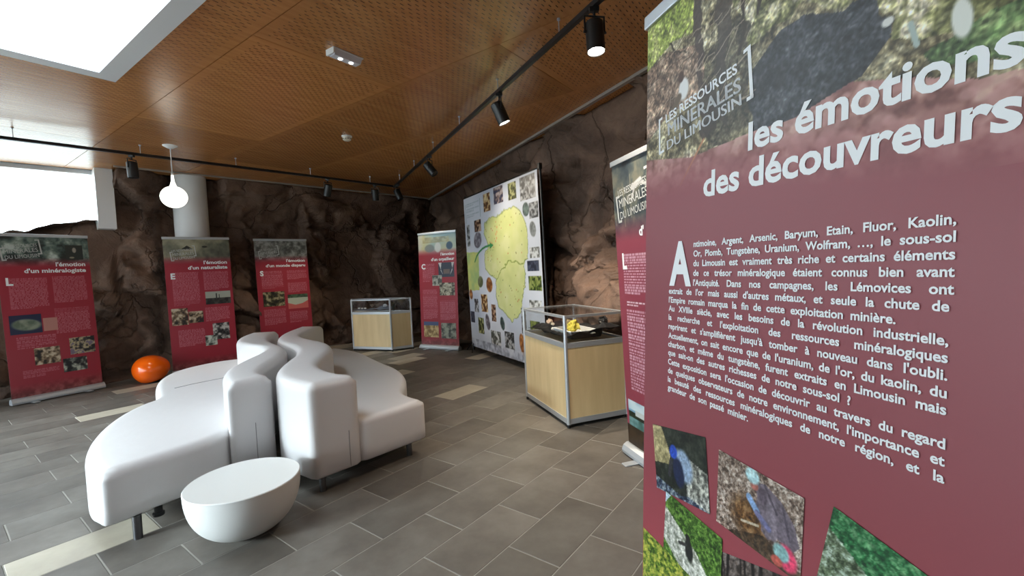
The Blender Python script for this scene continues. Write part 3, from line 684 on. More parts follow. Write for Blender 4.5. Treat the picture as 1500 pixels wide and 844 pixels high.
# --- 6: foreground banner
Wd = .87
I = Img(0, Wd, .07, 2.085, 120, 280, (.555, .285, .315)); I.blend(np.clip((1.1-I.Z)/.8, 0, 1)*.7, (.58, .20, .235))  # veiling haze put into the maroon, greyer above, more saturated towards the bottom
b = banner(.402-.0685*.96, 1.355-.0685*.277, -73.9, .05, Wd, 'large maroon roll-up banner in the right foreground with white title and long text', I, top=2.085)
H_ = Img(0, Wd, 1.50, 2.083, 400, 268, (.3, .28, .24))
H_.mottle([(.26, .23, .16), (.44, .40, .30), (.62, .58, .46), (.80, .77, .66)], 22, 5, .78)
H_.mottle([(.40, .46, .18), (.60, .66, .30), (.80, .82, .52)], 30, 4, .75, mask=H_.poly([(0, 2.09), (.20, 2.09), (.21, 1.97), (.12, 1.99), (0, 1.96)])*.9)
H_.mottle([(.34, .26, .22), (.54, .43, .37), (.74, .64, .56)], 34, 4, .75, mask=H_.poly([(0, 1.96), (.10, 1.97), (.24, 1.93), (.25, 1.80), (.1, 1.80), (0, 1.75)])*.85)
X0, Z0 = H_.X.copy(), H_.Z.copy(); wob = (vnoise(268, 400, 14, 3)-.5)*.05; H_.X = X0+wob; H_.Z = Z0+wob
H_.mottle([(.30, .30, .18), (.46, .46, .30), (.66, .64, .48), (.84, .80, .70)], 26, 4, .8, mask=H_.poly([(.30, 2.09), (.87, 2.09), (.87, 1.66), (.70, 1.70), (.68, 1.76), (.55, 1.86), (.40, 1.86), (.33, 1.95)])*.95)
H_.mottle([(.22, .30, .17), (.34, .44, .27), (.55, .62, .42)], 30, 4, .75, mask=H_.poly([(.70, 1.67), (.76, 1.69), (.87, 1.72), (.87, 1.64), (.78, 1.635), (.72, 1.64)])*.9)
H_.mottle([(.17, .17, .18), (.22, .23, .25), (.29, .30, .32)], 20, 4, mask=H_.poly([(.385, 1.64), (.395, 1.74), (.41, 1.81), (.47, 1.845), (.555, 1.84), (.63, 1.80), (.685, 1.745), (.63, 1.69), (.56, 1.66), (.48, 1.64)])*.97)
H_.mottle([(.20, .18, .15), (.32, .30, .24), (.45, .42, .33)], 26, 4, .7, mask=H_.poly([(.26, 1.90), (.36, 1.92), (.40, 1.84), (.39, 1.66), (.26, 1.66)])*.75)
H_.grain(.30, 130).grain(.16, 60)
H_.blend(H_.poly([(.190, 2.09), (.238, 2.06), (.248, 1.89), (.285, 1.77), (.285, 1.70), (.25, 1.70), (.235, 1.86), (.21, 1.96)])*.85, (.24, .20, .18))
H_.blend(H_.poly([(.283, 2.09), (.328, 2.09), (.322, 1.88), (.325, 1.70), (.285, 1.72), (.29, 1.87)])*.8, (.25, .22, .20))
H_.blend(H_.seg((.37, 2.09), (.36, 1.85), .006)+H_.seg((.42, 2.08), (.40, 1.9), .004)+H_.seg((.12, 2.0), (.17, 1.93), .004), (.22, .18, .14))
for k in range(90):
    a = random.uniform(0, .36); z = random.uniform(1.74, 1.99); H_.blend(H_.seg((a, z), (a+random.uniform(.02, .07), z+random.uniform(-.0, .05)), .0014)*.6, random.choice([(.80, .72, .64), (.26, .20, .15)]))
H_.X, H_.Z = X0, Z0
H_.blend(H_.ell(.76, 1.71, .012, .028, .1), (.86, .87, .84)); H_.blend(H_.seg((.697, 1.735), (.706, 1.70), .004), (.66, .72, .70)); H_.blend(H_.ell(.665, 1.755, .009, .007), (.84, .84, .82))
rk = H_.poly([(0, 1.70), (.2, 1.66), (.40, 1.665), (.5, 1.66), (.61, 1.685), (.70, 1.655), (.78, 1.62), (.87, 1.61), (.87, 1.5), (0, 1.5)]); H_.mottle([(.46, .28, .27), (.64, .44, .42), (.80, .64, .60)], 30, 3, .6, mask=rk*.9)
for k in range(260):
    cx = random.uniform(0, .87); cz = random.uniform(1.575, 1.70); rr = random.uniform(.004, .016); v = random.uniform(-.10, .14)
    H_.blend(H_.ell(cx, cz, rr*1.3, rr, random.uniform(-.6, .6), .3)*.6*rk, (.66+v, .48+v, .46+v))
H_.blend(H_.ell(.168, 1.845, .020, .028), (.90, .90, .90)); H_.blend(H_.ell(.158, 1.880, .011, .014), (.30, .20, .16)); H_.blend(H_.seg((.15, 1.83), (.12, 1.80), .010), (.40, .34, .28)); H_.blend(H_.seg((.247, 1.692), (.16, 1.598), .0028), (.74, .52, .38))
f_ = np.clip((1.675-.09*np.clip((H_.X-.2)/.6, 0, 1)-H_.Z)/.10, 0, 1); H_.blend(f_**.8, (.555, .285, .315))
H_.build('header_print', b, -.0008)
T = Txt(-.002)
T.put('les émotions', .389, 1.629, .0815, width=.437, bold=.028, rot=-.012); T.build('title_lettering', M_text, b)
T = Txt(-.002); T.put('des découvreurs', .250, 1.552, .0835, width=.575, bold=.028, rot=-.014); T.build('title_lettering', M_text, b)
T = Txt(-.002)
T.put('LES RESSOURCES', .095, 1.780, .033, width=.262, bold=.022, rot=.105); [T.put('MINERALES', .105+dx, 1.742+dz, .047, width=.261, bold=0, rot=.08) for dx, dz in ((0, 0), (.0012, 0), (.0024, 0), (.0012, .001))]; [T.put('DU LIMOUSIN', .102+dx, 1.704, .037, width=.267, bold=0, rot=.108) for dx in (0, .001, .002)]
for P in ([(.064, 1.70), (.071, 1.70), (.068, 1.80), (.061, 1.80)], [(.064, 1.70), (.088, 1.703), (.088, 1.71), (.064, 1.707)], [(.061, 1.793), (.078, 1.796), (.078, 1.803), (.061, 1.80)],
          [(.393, 1.735), (.402, 1.736), (.392, 1.845), (.383, 1.844)], [(.383, 1.734), (.402, 1.736), (.402, 1.744), (.383, 1.742)], [(.372, 1.840), (.392, 1.845), (.392, 1.853), (.372, 1.848)]):
    T.m.add([(x, T.y, z) for x, z in P], [(0, 1, 2, 3)])
T.build('logo_lettering', M_text, b)
T = Txt(-.002)
BODY = [('ntimoine, Argent, Arsenic, Baryum, Etain, Fluor, Kaolin,', 1.4310, 1), ('Or, Plomb, Tungstène, Uranium, Wolfram, …, le sous-sol', 1.4068, 1), ('du Limousin est vraiment très riche et certains éléments', 1.3825, 1),
 ('de ce trésor minéralogique étaient connus bien avant', 1.3582, 1), ("l'Antiquité. Dans nos campagnes, les Lémovices ont", 1.3337, 1), ("extrait de l'or mais aussi d'autres métaux, et seule la chute de", 1.3095, 0),
 ("l'Empire romain marqua la fin de cette exploitation minière.", 1.2852, 2), ('Au XVIIIe siècle, avec les besoins de la révolution industrielle,', 1.2618, 0), ("la recherche et l'exploitation des ressources minéralogiques", 1.2375, 0),
 ("reprirent et s'amplifièrent jusqu'à tomber à nouveau dans l'oubli.", 1.2128, 0), ("Actuellement, on sait encore que de l'uranium, de l'or, du kaolin, du", 1.1876, 0), ('charbon, et même du tungstène, furent extraits en Limousin mais', 1.1639, 0),
 ('que sait-on des autres richesses de notre sous-sol ?', 1.1405, 3), ("Cette exposition sera l'occasion de découvrir au travers du regard", 1.1153, 0), ("de quelques observateurs de notre environnement, l'importance et", 1.0908, 0),
 ('la beauté des ressources minéralogiques de notre région, et la', 1.0666, 0), ('grandeur de son passé minier.', 1.0436, 4)]
for t, z, k in BODY:
    x0 = .217 if k == 1 else .1175; x1 = {0: .756, 1: .761, 2: .688, 3: .622, 4: .402}[k]
    T.line(t, x0, x1, z, .0216, bold=.026, sx=1.0)
T.build('body_lettering', M_text, b)
T = Txt(-.002); T.put('A', .119, 1.337, .155, width=.09, bold=.04); T.build('initial_letter', M_text, b)
def photo(parent, corners, paint, nx, nz, y, border=True):
    w, h = 1.0, nz/nx; I = Img(0, w, 0, h, nx, nz); paint(I, h); I.grain(.14, 40); return I.build('photo_print', parent, y, corners)
def ph1(I, h):
    I.mottle([(.05, .07, .06), (.13, .15, .12), (.22, .24, .20)], 12, 4, .7); I.mottle([(.50, .46, .32), (.75, .70, .52)], 14, 4, .7, mask=I.poly([(0, h), (.18, h), (.34, h*.62), (.30, h*.45), (0, h*.42)]))
    I.mottle([(.08, .12, .20), (.25, .30, .38), (.6, .65, .66)], 26, 4, .7, mask=I.poly([(0, .2*h), (.5, .05*h), (1, .2*h), (1, 0), (0, 0)])); I.mottle([(.3, .3, .28), (.85, .85, .80)], 22, 3, mask=I.poly([(.7, .62*h), (1, .5*h), (1, 0), (.6, .1*h)])*.9)
    I.blend(I.ell(.58, .5*h, .15, .24*h, .5), (.56, .64, .74)); I.blend(I.ell(.48, .38*h, .10, .22*h, .2), (.10, .14, .26)); I.blend(I.ell(.40, .66*h, .075, .10*h), (.16, .30, .72)); I.blend(I.seg((.34, .5*h), (.3, .3*h), .03), (.2, .2, .22))
def ph2(I, h):
    I.mottle([(.26, .20, .17), (.46, .39, .34), (.64, .57, .52), (.80, .76, .72)], 30, 4, .8)
    I.mottle([(.22, .14, .08), (.42, .29, .16), (.55, .42, .28)], 20, 4, .7, mask=I.ell(.42, .36*h, .22, .24*h, 0, .3)); I.mottle([(.12, .09, .06), (.3, .22, .14)], 24, 4, mask=I.poly([(.15, 0), (1, 0), (1, .12*h), (.6, .25*h), (.35, .12*h)])*.8)
    I.blend(I.ell(.60, .56*h, .10, .18*h, .0), (.38, .34, .38)); I.blend(I.poly([(.48, .84*h), (.60, .90*h), (.78, .80*h), (.92, .62*h), (.98, .40*h), (.92, .30*h), (.72, .34*h), (.66, .24*h), (.58, .30*h), (.55, .55*h)]), (.42, .38, .42))
    I.blend(I.seg((.68, .68*h), (.70, .34*h), .055), (.48, .44, .48)); I.blend(I.seg((.60, .88*h), (.74, .62*h), .012)+I.seg((.80, .74*h), (.88, .40*h), .012), (.30, .27, .31)); I.blend(I.ell(.58, .74*h, .05, .10*h, .3), (.34, .30, .34)); I.blend(I.ell(.48, .80*h, .045, .055*h), (.62, .38, .34)); I.blend(I.ell(.45, .91*h, .085, .095*h, -.2), (.68, .82, .84)); I.blend(I.ell(.44, .93*h, .04, .04*h), (.80, .92, .93))
    I.blend(I.seg((.42, .62*h), (.52, .50*h), .035), (.50, .62, .78)); I.blend(I.seg((.52, .48*h), (.66, .38*h), .03), (.42, .42, .56)); I.blend(I.seg((.34, .26*h), (.54, .33*h), .012), (.72, .68, .60))
    I.blend(I.ell(.86, .18*h, .10, .15*h, .5), (.86, .28, .42)); I.blend(I.ell(.80, .20*h, .085, .10*h), (.50, .66, .66)); I.blend(I.ell(.76, .07*h, .06, .06*h), (.74, .36, .32))
def ph3(I, h):
    I.mottle([(.12, .22, .06), (.26, .40, .14), (.44, .58, .26)], 26, 4, .75); I.mottle([(.48, .50, .44), (.68, .68, .64), (.8, .8, .76)], 24, 3, mask=I.poly([(0, .75*h), (.25, .62*h), (.6, .45*h), (.95, .1*h), (.95, 0), (.3, 0), (0, .2*h)]))
    I.blend(I.ell(.48, .38*h, .07, .17*h, .2), (.12, .13, .12)); I.blend(I.ell(.45, .56*h, .045, .05*h), (.10, .10, .10)); I.blend(I.seg((.3, .36*h), (.42, .42*h), .02), (.2, .2, .2)); I.blend(I.poly([(0, h), (.1, h), (0, .82*h)]), (.72, .80, .86))
def ph4(I, h): I.mottle([(.16, .26, .08), (.34, .44, .14), (.54, .58, .22), (.70, .66, .30)], 20, 4, .75)
def ph5(I, h):
    I.mottle([(.20, .17, .15), (.34, .30, .28), (.5, .46, .44)], 20, 4, .7)
    for k in range(16): x = random.random(); I.blend(I.seg((x, 0), (x+random.uniform(-.1, .1), h), random.uniform(.006, .02)), (.10, .08, .08))
def ph6(I, h):
    I.mottle([(.05, .22, .12), (.14, .40, .22), (.42, .62, .44)], 26, 4, .75); I.mottle([(.16, .18, .12), (.45, .48, .38), (.8, .84, .8)], 24, 4, .8, mask=I.poly([(0, .75*h), (.35, .55*h), (1, .45*h), (1, 0), (0, 0)])*.85)
    I.blend(I.ell(.52, .26*h, .14, .20*h, .2), (.45, .58, .66)); I.blend(I.ell(.58, .50*h, .075, .09*h), (.14, .12, .12)); I.blend(I.seg((.48, .34*h), (.44, .1*h), .05), (.12, .30, .34))
photo(b, [(.0477, .9254), (.2694, .9631), (.2899, .782), (.0714, .7484)], ph1, 90, 74, -.0016)
photo(b, [(.3167, .9507), (.5399, .9414), (.535, .7737), (.3113, .7778)], ph2, 120, 92, -.0022)
photo(b, [(.1161, .7582), (.3322, .7455), (.3266, .578), (.1065, .5929)], ph3, 90, 70, -.0024)
photo(b, [(-.0+.004, .595), (.2171, .5865), (.21, .42), (.004, .42)], ph4, 60, 50, -.0012)
photo(b, [(.32, .712), (.53, .775), (.545, .58), (.335, .53)], ph5, 70, 64, -.0014)
photo(b, [(.5968, .9548), (.8168, .9070), (.788, .745), (.565, .795)], ph6, 100, 76, -.0022)

# ------------------------------------------------------------------ hanging map on a stand
mp = empty('map_panel', (-.729, 7.786, 0), math.radians(-62.2), .012)
tag(mp, 'tall white fabric map of a yellow-green region hung on a black stand', 'map')
I = Img(0, 2.42, .10, 2.61, 230, 240, (.80, .82, .87)); I.mottle([(.74, .77, .83), (.84, .86, .90)], 3, 2)
reg = [(.8, 2.1), (1.0, 2.18), (1.35, 2.18), (1.48, 2.25), (1.83, 2.23), (1.96, 2.14), (2.06, 1.99), (2.1, 1.83), (2.1, 1.66), (2.05, 1.53), (1.95, 1.43), (1.99, 1.33), (1.97, 1.15), (1.86, .94), (1.75, .76), (1.51, .66), (1.33, .75), (1.13, .83), (1.06, .99), (1.1, 1.26), (.88, 1.33), (.73, 1.42), (.73, 1.63), (.88, 1.78), (.77, 1.95)]
X0, Z0 = I.X.copy(), I.Z.copy(); wob = (vnoise(240, 230, 26, 4)-.5)*.10; I.X = X0+wob; I.Z = Z0-wob
I.mottle([(.76, .79, .52), (.80, .82, .56), (.83, .84, .62)], 8, 3, mask=I.poly(reg))
bp = [(1.09, 1.23), (1.33, 1.41), (1.55, 1.5), (1.74, 1.51), (1.85, 1.45), (1.96, 1.48), (2.06, 1.53)]
for a, c in zip(bp, bp[1:]): I.blend(I.seg(a, c, .010), (.55, .62, .30))
for i in range(len(reg)): I.blend(I.seg(reg[i], reg[(i+1) % len(reg)], .009)*.7, (.52, .58, .34))
I.X, I.Z = X0, Z0
for k in range(90):
    cx, cz = random.uniform(.8, 2.05), random.uniform(.75, 2.2)
    if geometry.intersect_point_tri_2d is None: pass
    I.blend(I.ell(cx, cz, .010, .010)*I.poly(reg)*.8, random.choice([(.75, .3, .15), (.3, .4, .2), (.55, .5, .2)]))
for cx, cz in ((1.19, 1.86), (1.17, 1.92), (1.21, 1.95), (1.15, 1.82), (1.22, 2.02), (1.01, 1.80)): I.blend(I.ell(cx, cz, .016, .02), (.84, .62, .38))
I.blend(I.poly([(0, 1.71), (.5, 1.69), (.45, 1.07), (0, 1.06)]), (.76, .80, .46)); I.mottle([(.66, .76, .5), (.80, .82, .50)], 14, 3, mask=I.poly([(0, 1.70), (.49, 1.68), (.44, 1.08), (0, 1.07)]))
ar = [(.33, 1.54), (.42, 1.63), (.53, 1.69), (.66, 1.735), (.79, 1.76), (.97, 1.77)]
for a, c in zip(ar, ar[1:]): I.blend(I.seg(a, c, .016), (.18, .52, .30))
I.blend(I.poly([(.95, 1.81), (1.08, 1.765), (.95, 1.72)]), (.18, .52, .30))
for z in (2.47, 2.38, 2.29): I.text_rows(.10, z-.03, .62, z+.045, .035, (.62, .68, .72), .8)
I.blend(I.seg((.06, 2.2), (.06, 2.5), .008)+I.seg((.66, 2.24), (.66, 2.53), .008), (.6, .66, .7))
MP = [((.8, 2.56), (1.04, 2.29), 0), ((1.17, 2.59), (1.47, 2.35), 1), ((1.63, 2.57), (1.86, 2.34), 2), ((1.97, 2.58), (2.36, 2.28), 3), ((2.01, 2.25), (2.18, 2.07), 4), ((2.18, 2.23), (2.40, 2.03), 3), ((2.17, 1.99), (2.32, 1.79), 5), ((2.14, 1.66), (2.38, 1.52), 6), ((2.06, 1.49), (2.35, 1.36), 7), ((2.07, 1.29), (2.39, 1.1), 8), ((2.06, .98), (2.36, .87), 6), ((.07, 2.16), (.18, 1.81), 3), ((.4, 2.21), (.66, 2.02), 9), ((.34, 2.01), (.65, 1.76), 10), ((.4, 1.3), (.61, 1.12), 11), ((.73, 1.28), (.95, 1.05), 12), ((.01, 1.08), (.15, .91), 12), ((.21, .92), (.37, .70), 3), ((.49, 1.01), (.73, .72), 0), ((.86, .86), (1.02, .60), 9), ((.02, .70), (.18, .52), 7), ((.32, .62), (.54, .36), 2), ((.62, .70), (.78, .44), 10), ((1.15, .69), (1.29, .49), 4), ((.8, .45), (1.14, .2), 6), ((1.27, .48), (1.57, .23), 3), ((1.73, .5), (1.9, .18), 12), ((1.81, .86), (1.95, .5), 3), ((2.05, .7), (2.3, .4), 8)]
PAL = {0: [(.32, .20, .12), (.62, .45, .25), (.85, .78, .62)], 1: [(.22, .24, .34), (.45, .38, .36), (.70, .66, .66)], 2: [(.16, .18, .08), (.40, .42, .22), (.7, .7, .5)], 3: [(.18, .19, .20), (.40, .41, .42), (.68, .69, .7)], 6: [(.35, .36, .34), (.66, .67, .66), (.85, .86, .86)], 7: [(.14, .16, .22), (.3, .33, .4)], 8: [(.12, .18, .06), (.34, .42, .16), (.58, .62, .36)], 9: [(.18, .11, .08), (.45, .30, .22), (.72, .62, .52)]}
OV = {4: [(.20, .26, .26), (.40, .48, .46)], 5: [(.38, .40, .40), (.58, .60, .6)], 10: [(.36, .34, .38), (.58, .56, .6)], 11: [(.34, .38, .26), (.5, .53, .40)], 12: [(.45, .26, .12), (.75, .52, .30)]}
for (x0, z1), (x1, z0), k in MP:
    if k in PAL: I.mottle(PAL[k], 60, 2, mask=I.rect(x0, z0, x1, z1), contrast=2)
    else: I.mottle(OV[k], 50, 2, mask=I.ell((x0+x1)/2, (z0+z1)/2, (x1-x0)/2, (z1-z0)/2, .3, .08))
I.mottle([(.52, .54, .60), (.72, .74, .8), (.84, .86, .9)], 30, 3, mask=I.rect(0, .1, 2.42, .24)*.8)
I.build('printed_sheet', mp, 0)
mesh('sheet_backing', [(0, .002, .10), (2.42, .002, .10), (2.42, .002, 2.61), (0, .002, 2.61), (0, .004, .10), (2.42, .004, .10), (2.42, .004, 2.61), (0, .004, 2.61)], [(0, 1, 2, 3), (7, 6, 5, 4), (0, 4, 5, 1), (2, 6, 7, 3), (0, 3, 7, 4), (1, 5, 6, 2)], M_poster, mp)
for px in (-.0, 2.45):
    MB().tube((px, .03, .03), (px, .03, 2.66), .016).build('pole', M_black, mp, True)
    m = MB()
    for a in (200, 320, 90): m.tube((px, .03, .20), (px+.20*math.cos(math.radians(a)), .03+.16*math.sin(math.radians(a)), .012), .009)
    m.build('tripod_foot', M_black, mp, True)
MB().tube((-.0, .03, 2.63), (2.45, .03, 2.63), .012).build('crossbar', M_black, mp, True)
MB().box(2.42, 2.47, .005, .05, 2.60, 2.68, b=.006).build('clamp', M_black, mp)

# ------------------------------------------------------------------ sofas
def chaikin(P, it=3):
    P = [Vector(p) for p in P]
    for _ in range(it):
        Q = []
        for i in range(len(P)):
            a, b = P[i], P[(i+1) % len(P)]; Q += [a*.75+b*.25, a*.25+b*.75]
        P = Q
    return P
def resample(P, step):
    out = []; n = len(P); per = [(P[(i+1) % n]-P[i]).length for i in range(n)]; tot = sum(per); k = max(24, int(tot/step)); d = tot/k; acc = 0; i = 0
    for j in range(k):
        t = j*d
        while acc+per[i] < t-1e-9: acc += per[i]; i += 1
        out.append(P[i].lerp(P[(i+1) % n], (t-acc)/per[i]))
    return out
def ccw(P): return sum(P[i].x*P[(i+1) % len(P)].y-P[(i+1) % len(P)].x*P[i].y for i in range(len(P))) > 0
def cushion(name, P, z0, z1, r, parent, crown=.0, org=(0, 0)):
    P = resample(chaikin(P, 3), .035)
    if not ccw(P): P = P[::-1]
    n = len(P); N_ = []
    for i in range(n):
        t = (P[(i+1) % n]-P[i-1]).normalized(); N_.append(Vector((-t.y, t.x)))   # inward
    rings = [(.012, z0), (.0, z0+.012)]+[(0, z0+(z1-r-z0)*k) for k in (.33, .66)]
    for k in range(0, 7):
        a = k/6*PI/2; rings.append((r*(1-math.cos(a)), z1-r+r*math.sin(a)))
    rings += [(r+.02, z1+.001)]
    V = []; F = []
    def inset_ring(d):
        Q = [p+q*d for p, q in zip(P, N_)]
        if d < .008: return Q
        A = np.array([tuple(p) for p in P]); B = np.roll(A, -1, 0); E = B-A; LL = (E**2).sum(1)
        ok = []
        for s in Q:
            w = np.array(tuple(s)); t = np.clip(((w-A)*E).sum(1)/LL, 0, 1); dd = np.hypot(*(w-A-E*t[:, None]).T).min(); ok.append(dd > d*.93)
        for i in range(n):
            if ok[i]: continue
            a = i
            while not ok[a % n] and i-a < n: a -= 1
            b_ = i
            while not ok[b_ % n] and b_-i < n: b_ += 1
            k = (i-a)/(b_-a); pa, pb = P[a % n]+N_[a % n]*d, P[b_ % n]+N_[b_ % n]*d
            Q[i] = pa.lerp(pb, k)
        return Q
    for d, z in rings:
        for s in inset_ring(d): V.append((s.x-org[0], s.y-org[1], z))
    m_ = len(rings)
    for k in range(m_-1):
        for i in range(n): F.append((k*n+i, k*n+(i+1) % n, (k+1)*n+(i+1) % n, (k+1)*n+i))
    F.append(tuple(range(n-1, -1, -1)))
    top_ = [Vector((V[(m_-1)*n+i][0], V[(m_-1)*n+i][1], 0)) for i in range(n)]
    tris = geometry.tessellate_polygon([top_])
    for t in tris: F.append(tuple((m_-1)*n+q for q in t))
    me = bpy.data.meshes.new(name); me.from_pydata(V, [], F); me.update()
    bm = bmesh.new(); bm.from_mesh(me); bmesh.ops.recalc_face_normals(bm, faces=bm.faces); bm.to_mesh(me); bm.free()
    return link(name, me, M_leather, parent, True)
def corner(p, a, b, d=.05):
    """near-sharp corner at p between neighbours a and b"""
    p, a, b = Vector(p), Vector(a), Vector(b); return [tuple(p+(a-p).normalized()*d), tuple(p), tuple(p+(b-p).normalized()*d)]
seamL = [(-1.70, 3.04), (-1.88, 3.30), (-1.985, 3.62), (-2.06, 4.02), (-2.24, 4.46), (-2.70, 4.96), (-2.96, 5.50), (-3.03, 5.85)]
backL = [(-3.36, 5.75), (-3.31, 5.42), (-3.15, 5.08), (-2.90, 4.78), (-2.50, 4.52), (-2.37, 4.20), (-2.31, 3.75), (-2.21, 3.36), (-2.07, 3.10)]
PL = [(-1.97, 2.97)]+corner((-1.66, 3.0), (-1.95, 2.97), (-1.8, 3.2), .04)+seamL[1:-1]+corner((-3.05, 5.85), (-2.96, 5.5), (-3.3, 5.8))+corner((-3.38, 5.80), (-3.1, 5.85), (-3.31, 5.42))+backL[1:-1]+[(-2.08, 3.12)]
eL = Vector((.49, .87)).normalized()
sL0 = Vector((-2.20, 2.33))
def on(e0, e, k): p = e0+e*k; return (p.x, p.y)
# left sofa
so = empty('wavy_sofa', (-2.5, 4.0, 0)); tag(so, 'left white leatherette wavy sofa facing the window, its seat end towards the viewer', 'sofa', 'back to back wavy sofas')
O = (-2.5, 4.0)
bkL = [on(sL0, eL, .70)]+corner(on(sL0, eL, .97), on(sL0, eL, .7), (-1.88, 3.3), .03)+seamL[1:-1]+corner((-3.05, 5.85), (-2.96, 5.5), (-3.3, 5.8), .04)+corner((-3.38, 5.80), (-3.1, 5.85), (-3.31, 5.42), .05)+backL[1:-1]+corner(on(sL0, eL, .66), (-2.2, 3.3), on(sL0, eL, .9), .05)
cushion('backrest', bkL, .125, .735, .065, so, org=O)
stL = corner(on(sL0, eL, .0), (-2.45, 2.5), on(sL0, eL, .3), .06)+[on(sL0, eL, .35), on(sL0, eL, .66)]+[(-2.00, 3.25), (-2.2, 3.8), (-2.4, 4.5), (-2.95, 5.0), (-3.25, 5.55)]+corner((-3.25, 5.75), (-3.25, 5.5), (-3.6, 5.6), .05)+[(-3.62, 5.66), (-3.80, 5.40), (-3.86, 5.05), (-3.72, 4.66), (-3.48, 4.32), (-3.26, 4.05), (-3.10, 3.86), (-3.12, 3.66), (-3.02, 3.32), (-2.82, 2.95), (-2.60, 2.66), (-2.36, 2.42)]
cushion('seat', stL, .128, .425, .06, so, org=O)
# right sofa
sR0 = Vector((-1.30, 2.80)); eR = (Vector((-.72, 3.46))-sR0).normalized(); lR = .89
so2 = empty('wavy_sofa', (-1.6, 4.3, 0)); tag(so2, 'right white leatherette wavy sofa facing the hanging map, its backrest end beside the bowl table', 'sofa', 'back to back wavy sofas')
O2 = (-1.6, 4.3)
lfR = [(-1.56, 2.98), (-1.75, 3.24), (-1.865, 3.58), (-1.95, 4.00), (-2.14, 4.41), (-2.60, 4.90), (-2.87, 5.50), (-2.95, 6.10)]
rtR = [(-2.62, 6.12), (-2.60, 5.68), (-2.50, 5.28), (-2.22, 4.94), (-1.92, 4.66), (-1.70, 4.25), (-1.62, 3.80), (-1.52, 3.45), (-1.28, 3.17)]
bkR = corner(on(sR0, eR, 0), (-1.5, 2.95), on(sR0, eR, .2), .03)+corner(on(sR0, eR, .335), on(sR0, eR, .1), (-1.28, 3.2), .05)+rtR[::-1][0:-1]+corner((-2.62, 6.22), (-2.6, 5.9), (-2.8, 6.25), .05)+corner((-2.97, 6.28), (-2.8, 6.26), (-2.93, 6.0), .05)+lfR[::-1][1:]
cushion('backrest', bkR, .115, .735, .065, so2, org=O2)
stR = corner(on(sR0, eR, lR), (-.86, 3.60), on(sR0, eR, .5), .035)+[on(sR0, eR, .5), on(sR0, eR, .30), (-1.45, 3.3), (-1.60, 3.8), (-1.75, 4.3), (-2.05, 4.75), (-2.45, 5.15), (-2.58, 5.7), (-2.60, 6.15), (-2.45, 6.22), (-2.24, 6.05), (-1.97, 5.78), (-1.70, 5.36), (-1.48, 5.03), (-1.22, 4.68), (-1.05, 4.30), (-.98, 3.98), (-.965, 3.76), (-.86, 3.60)]
cushion('seat', stR, .118, .42, .05, so2, org=O2)
def seam(pts, parent, O, r=.0035):
    m = MB()
    for a, b in zip(pts, pts[1:]): m.tube((a[0]-O[0], a[1]-O[1], a[2]), (b[0]-O[0], b[1]-O[1], b[2]), r, 6)
    return m.build('piping_seam', mat('seam_thread', (.55, .54, .54), .6) if 'seam_thread' not in bpy.data.materials else bpy.data.materials['seam_thread'], parent)
e3 = lambda o, e, k, z, off=.0: ((o+e*k).x+e.y*off, (o+e*k).y-e.x*off, z)
seam([e3(sL0, eL, .83, .13, .002), e3(sL0, eL, .83, .43, .002)], so, O, .002)
seam([(-3.20, 4.20, .4262), (-3.137, 4.333, .4262), (-3.068, 4.426, .4262), (-2.996, 4.523, .4262), (-2.90, 4.64, .4262), (-2.86, 4.72, .4262)], so, O, .004)
seam([e3(sR0, eR, .25, .13, .002), e3(sR0, eR, .25, .37, .002)], so2, O2, .002)
def leg(parent, x, y, O, z=.13, r=.022):
    MB().tube((x-O[0], y-O[1], .0), (x-O[0], y-O[1], z), r, 16).build('leg', M_chrome, parent, True)
for x, y in ((-2.14, 2.46), (-3.0, 3.45), (-1.83, 3.25), (-3.7, 5.3), (-2.6, 4.8), (-3.2, 5.7)): leg(so, x, y, O)
for x, y in ((-1.30, 2.92), (-.85, 3.44), (-1.1, 4.2), (-1.78, 3.5), (-1.8, 5.4), (-2.5, 6.05), (-2.6, 5.0)): leg(so2, x, y, O2)
MB().tube((-2.09-O[0], 2.55-O[1], .085), (-2.09-O[0], 2.55-O[1], .13), .02, 12).lathe([(.0, .0), (.028, .004), (.03, .02), (.0, .03)], 12, c=(-2.09-O[0], 2.55-O[1], .075)).build('adjuster_knob', M_rubber, so, True)

# ------------------------------------------------------------------ half-egg bowl table
t = empty('bowl_table', (-1.54, 2.475, 0)); tag(t, 'low white half-sphere side table with flat glossy top, in front of the sofas', 'table')
prof = [(.0, 0), (.09, 0)]+[(.284*math.sin(a)**.80, .30-.298*max(0, math.cos(a))**.86) for a in [math.radians(24+66*i/14) for i in range(15)]]+[(.280, .304), (.272, .303)]
MB().lathe(prof, 64).build('bowl_body', M_bowl, t, True)
MB().lathe([(.2715, .296), (.2715, .301), (.268, .3025), (.0, .3025)], 64).build('table_top', M_gloss, t, True)

# ------------------------------------------------------------------ orange egg stool
g = empty('egg_stool', (-5.28, 6.52, 0), math.radians(48)); tag(g, 'glossy orange egg-shaped stool on the floor against the back rock wall', 'stool')
me = bpy.data.meshes.new('egg'); bm = bmesh.new(); bmesh.ops.create_uvsphere(bm, u_segments=40, v_segments=24, radius=1)
for v in bm.verts:
    x, y, z = v.co; k = 1-.10*x; zz = z*.20*k; v.co = (x*.225, y*.235*k, zz)
    if v.co.z < -.17: v.co.z = -.17-(v.co.z+.17)*-.3
bmesh.ops.rotate(bm, verts=bm.verts, cent=(0, 0, 0), matrix=Matrix.Rotation(-.16, 3, 'Y'))
zmn = min(v.co.z for v in bm.verts)
for v in bm.verts: v.co.z -= zmn
bm.to_mesh(me); bm.free(); link('shell', me, M_orange, g, True)
m = MB().lathe([(0, 0), (.12, 0), (.12, .006), (0, .006)], 24, c=(.02, 0, .0)); m.build('base_ring', M_rubber, g)

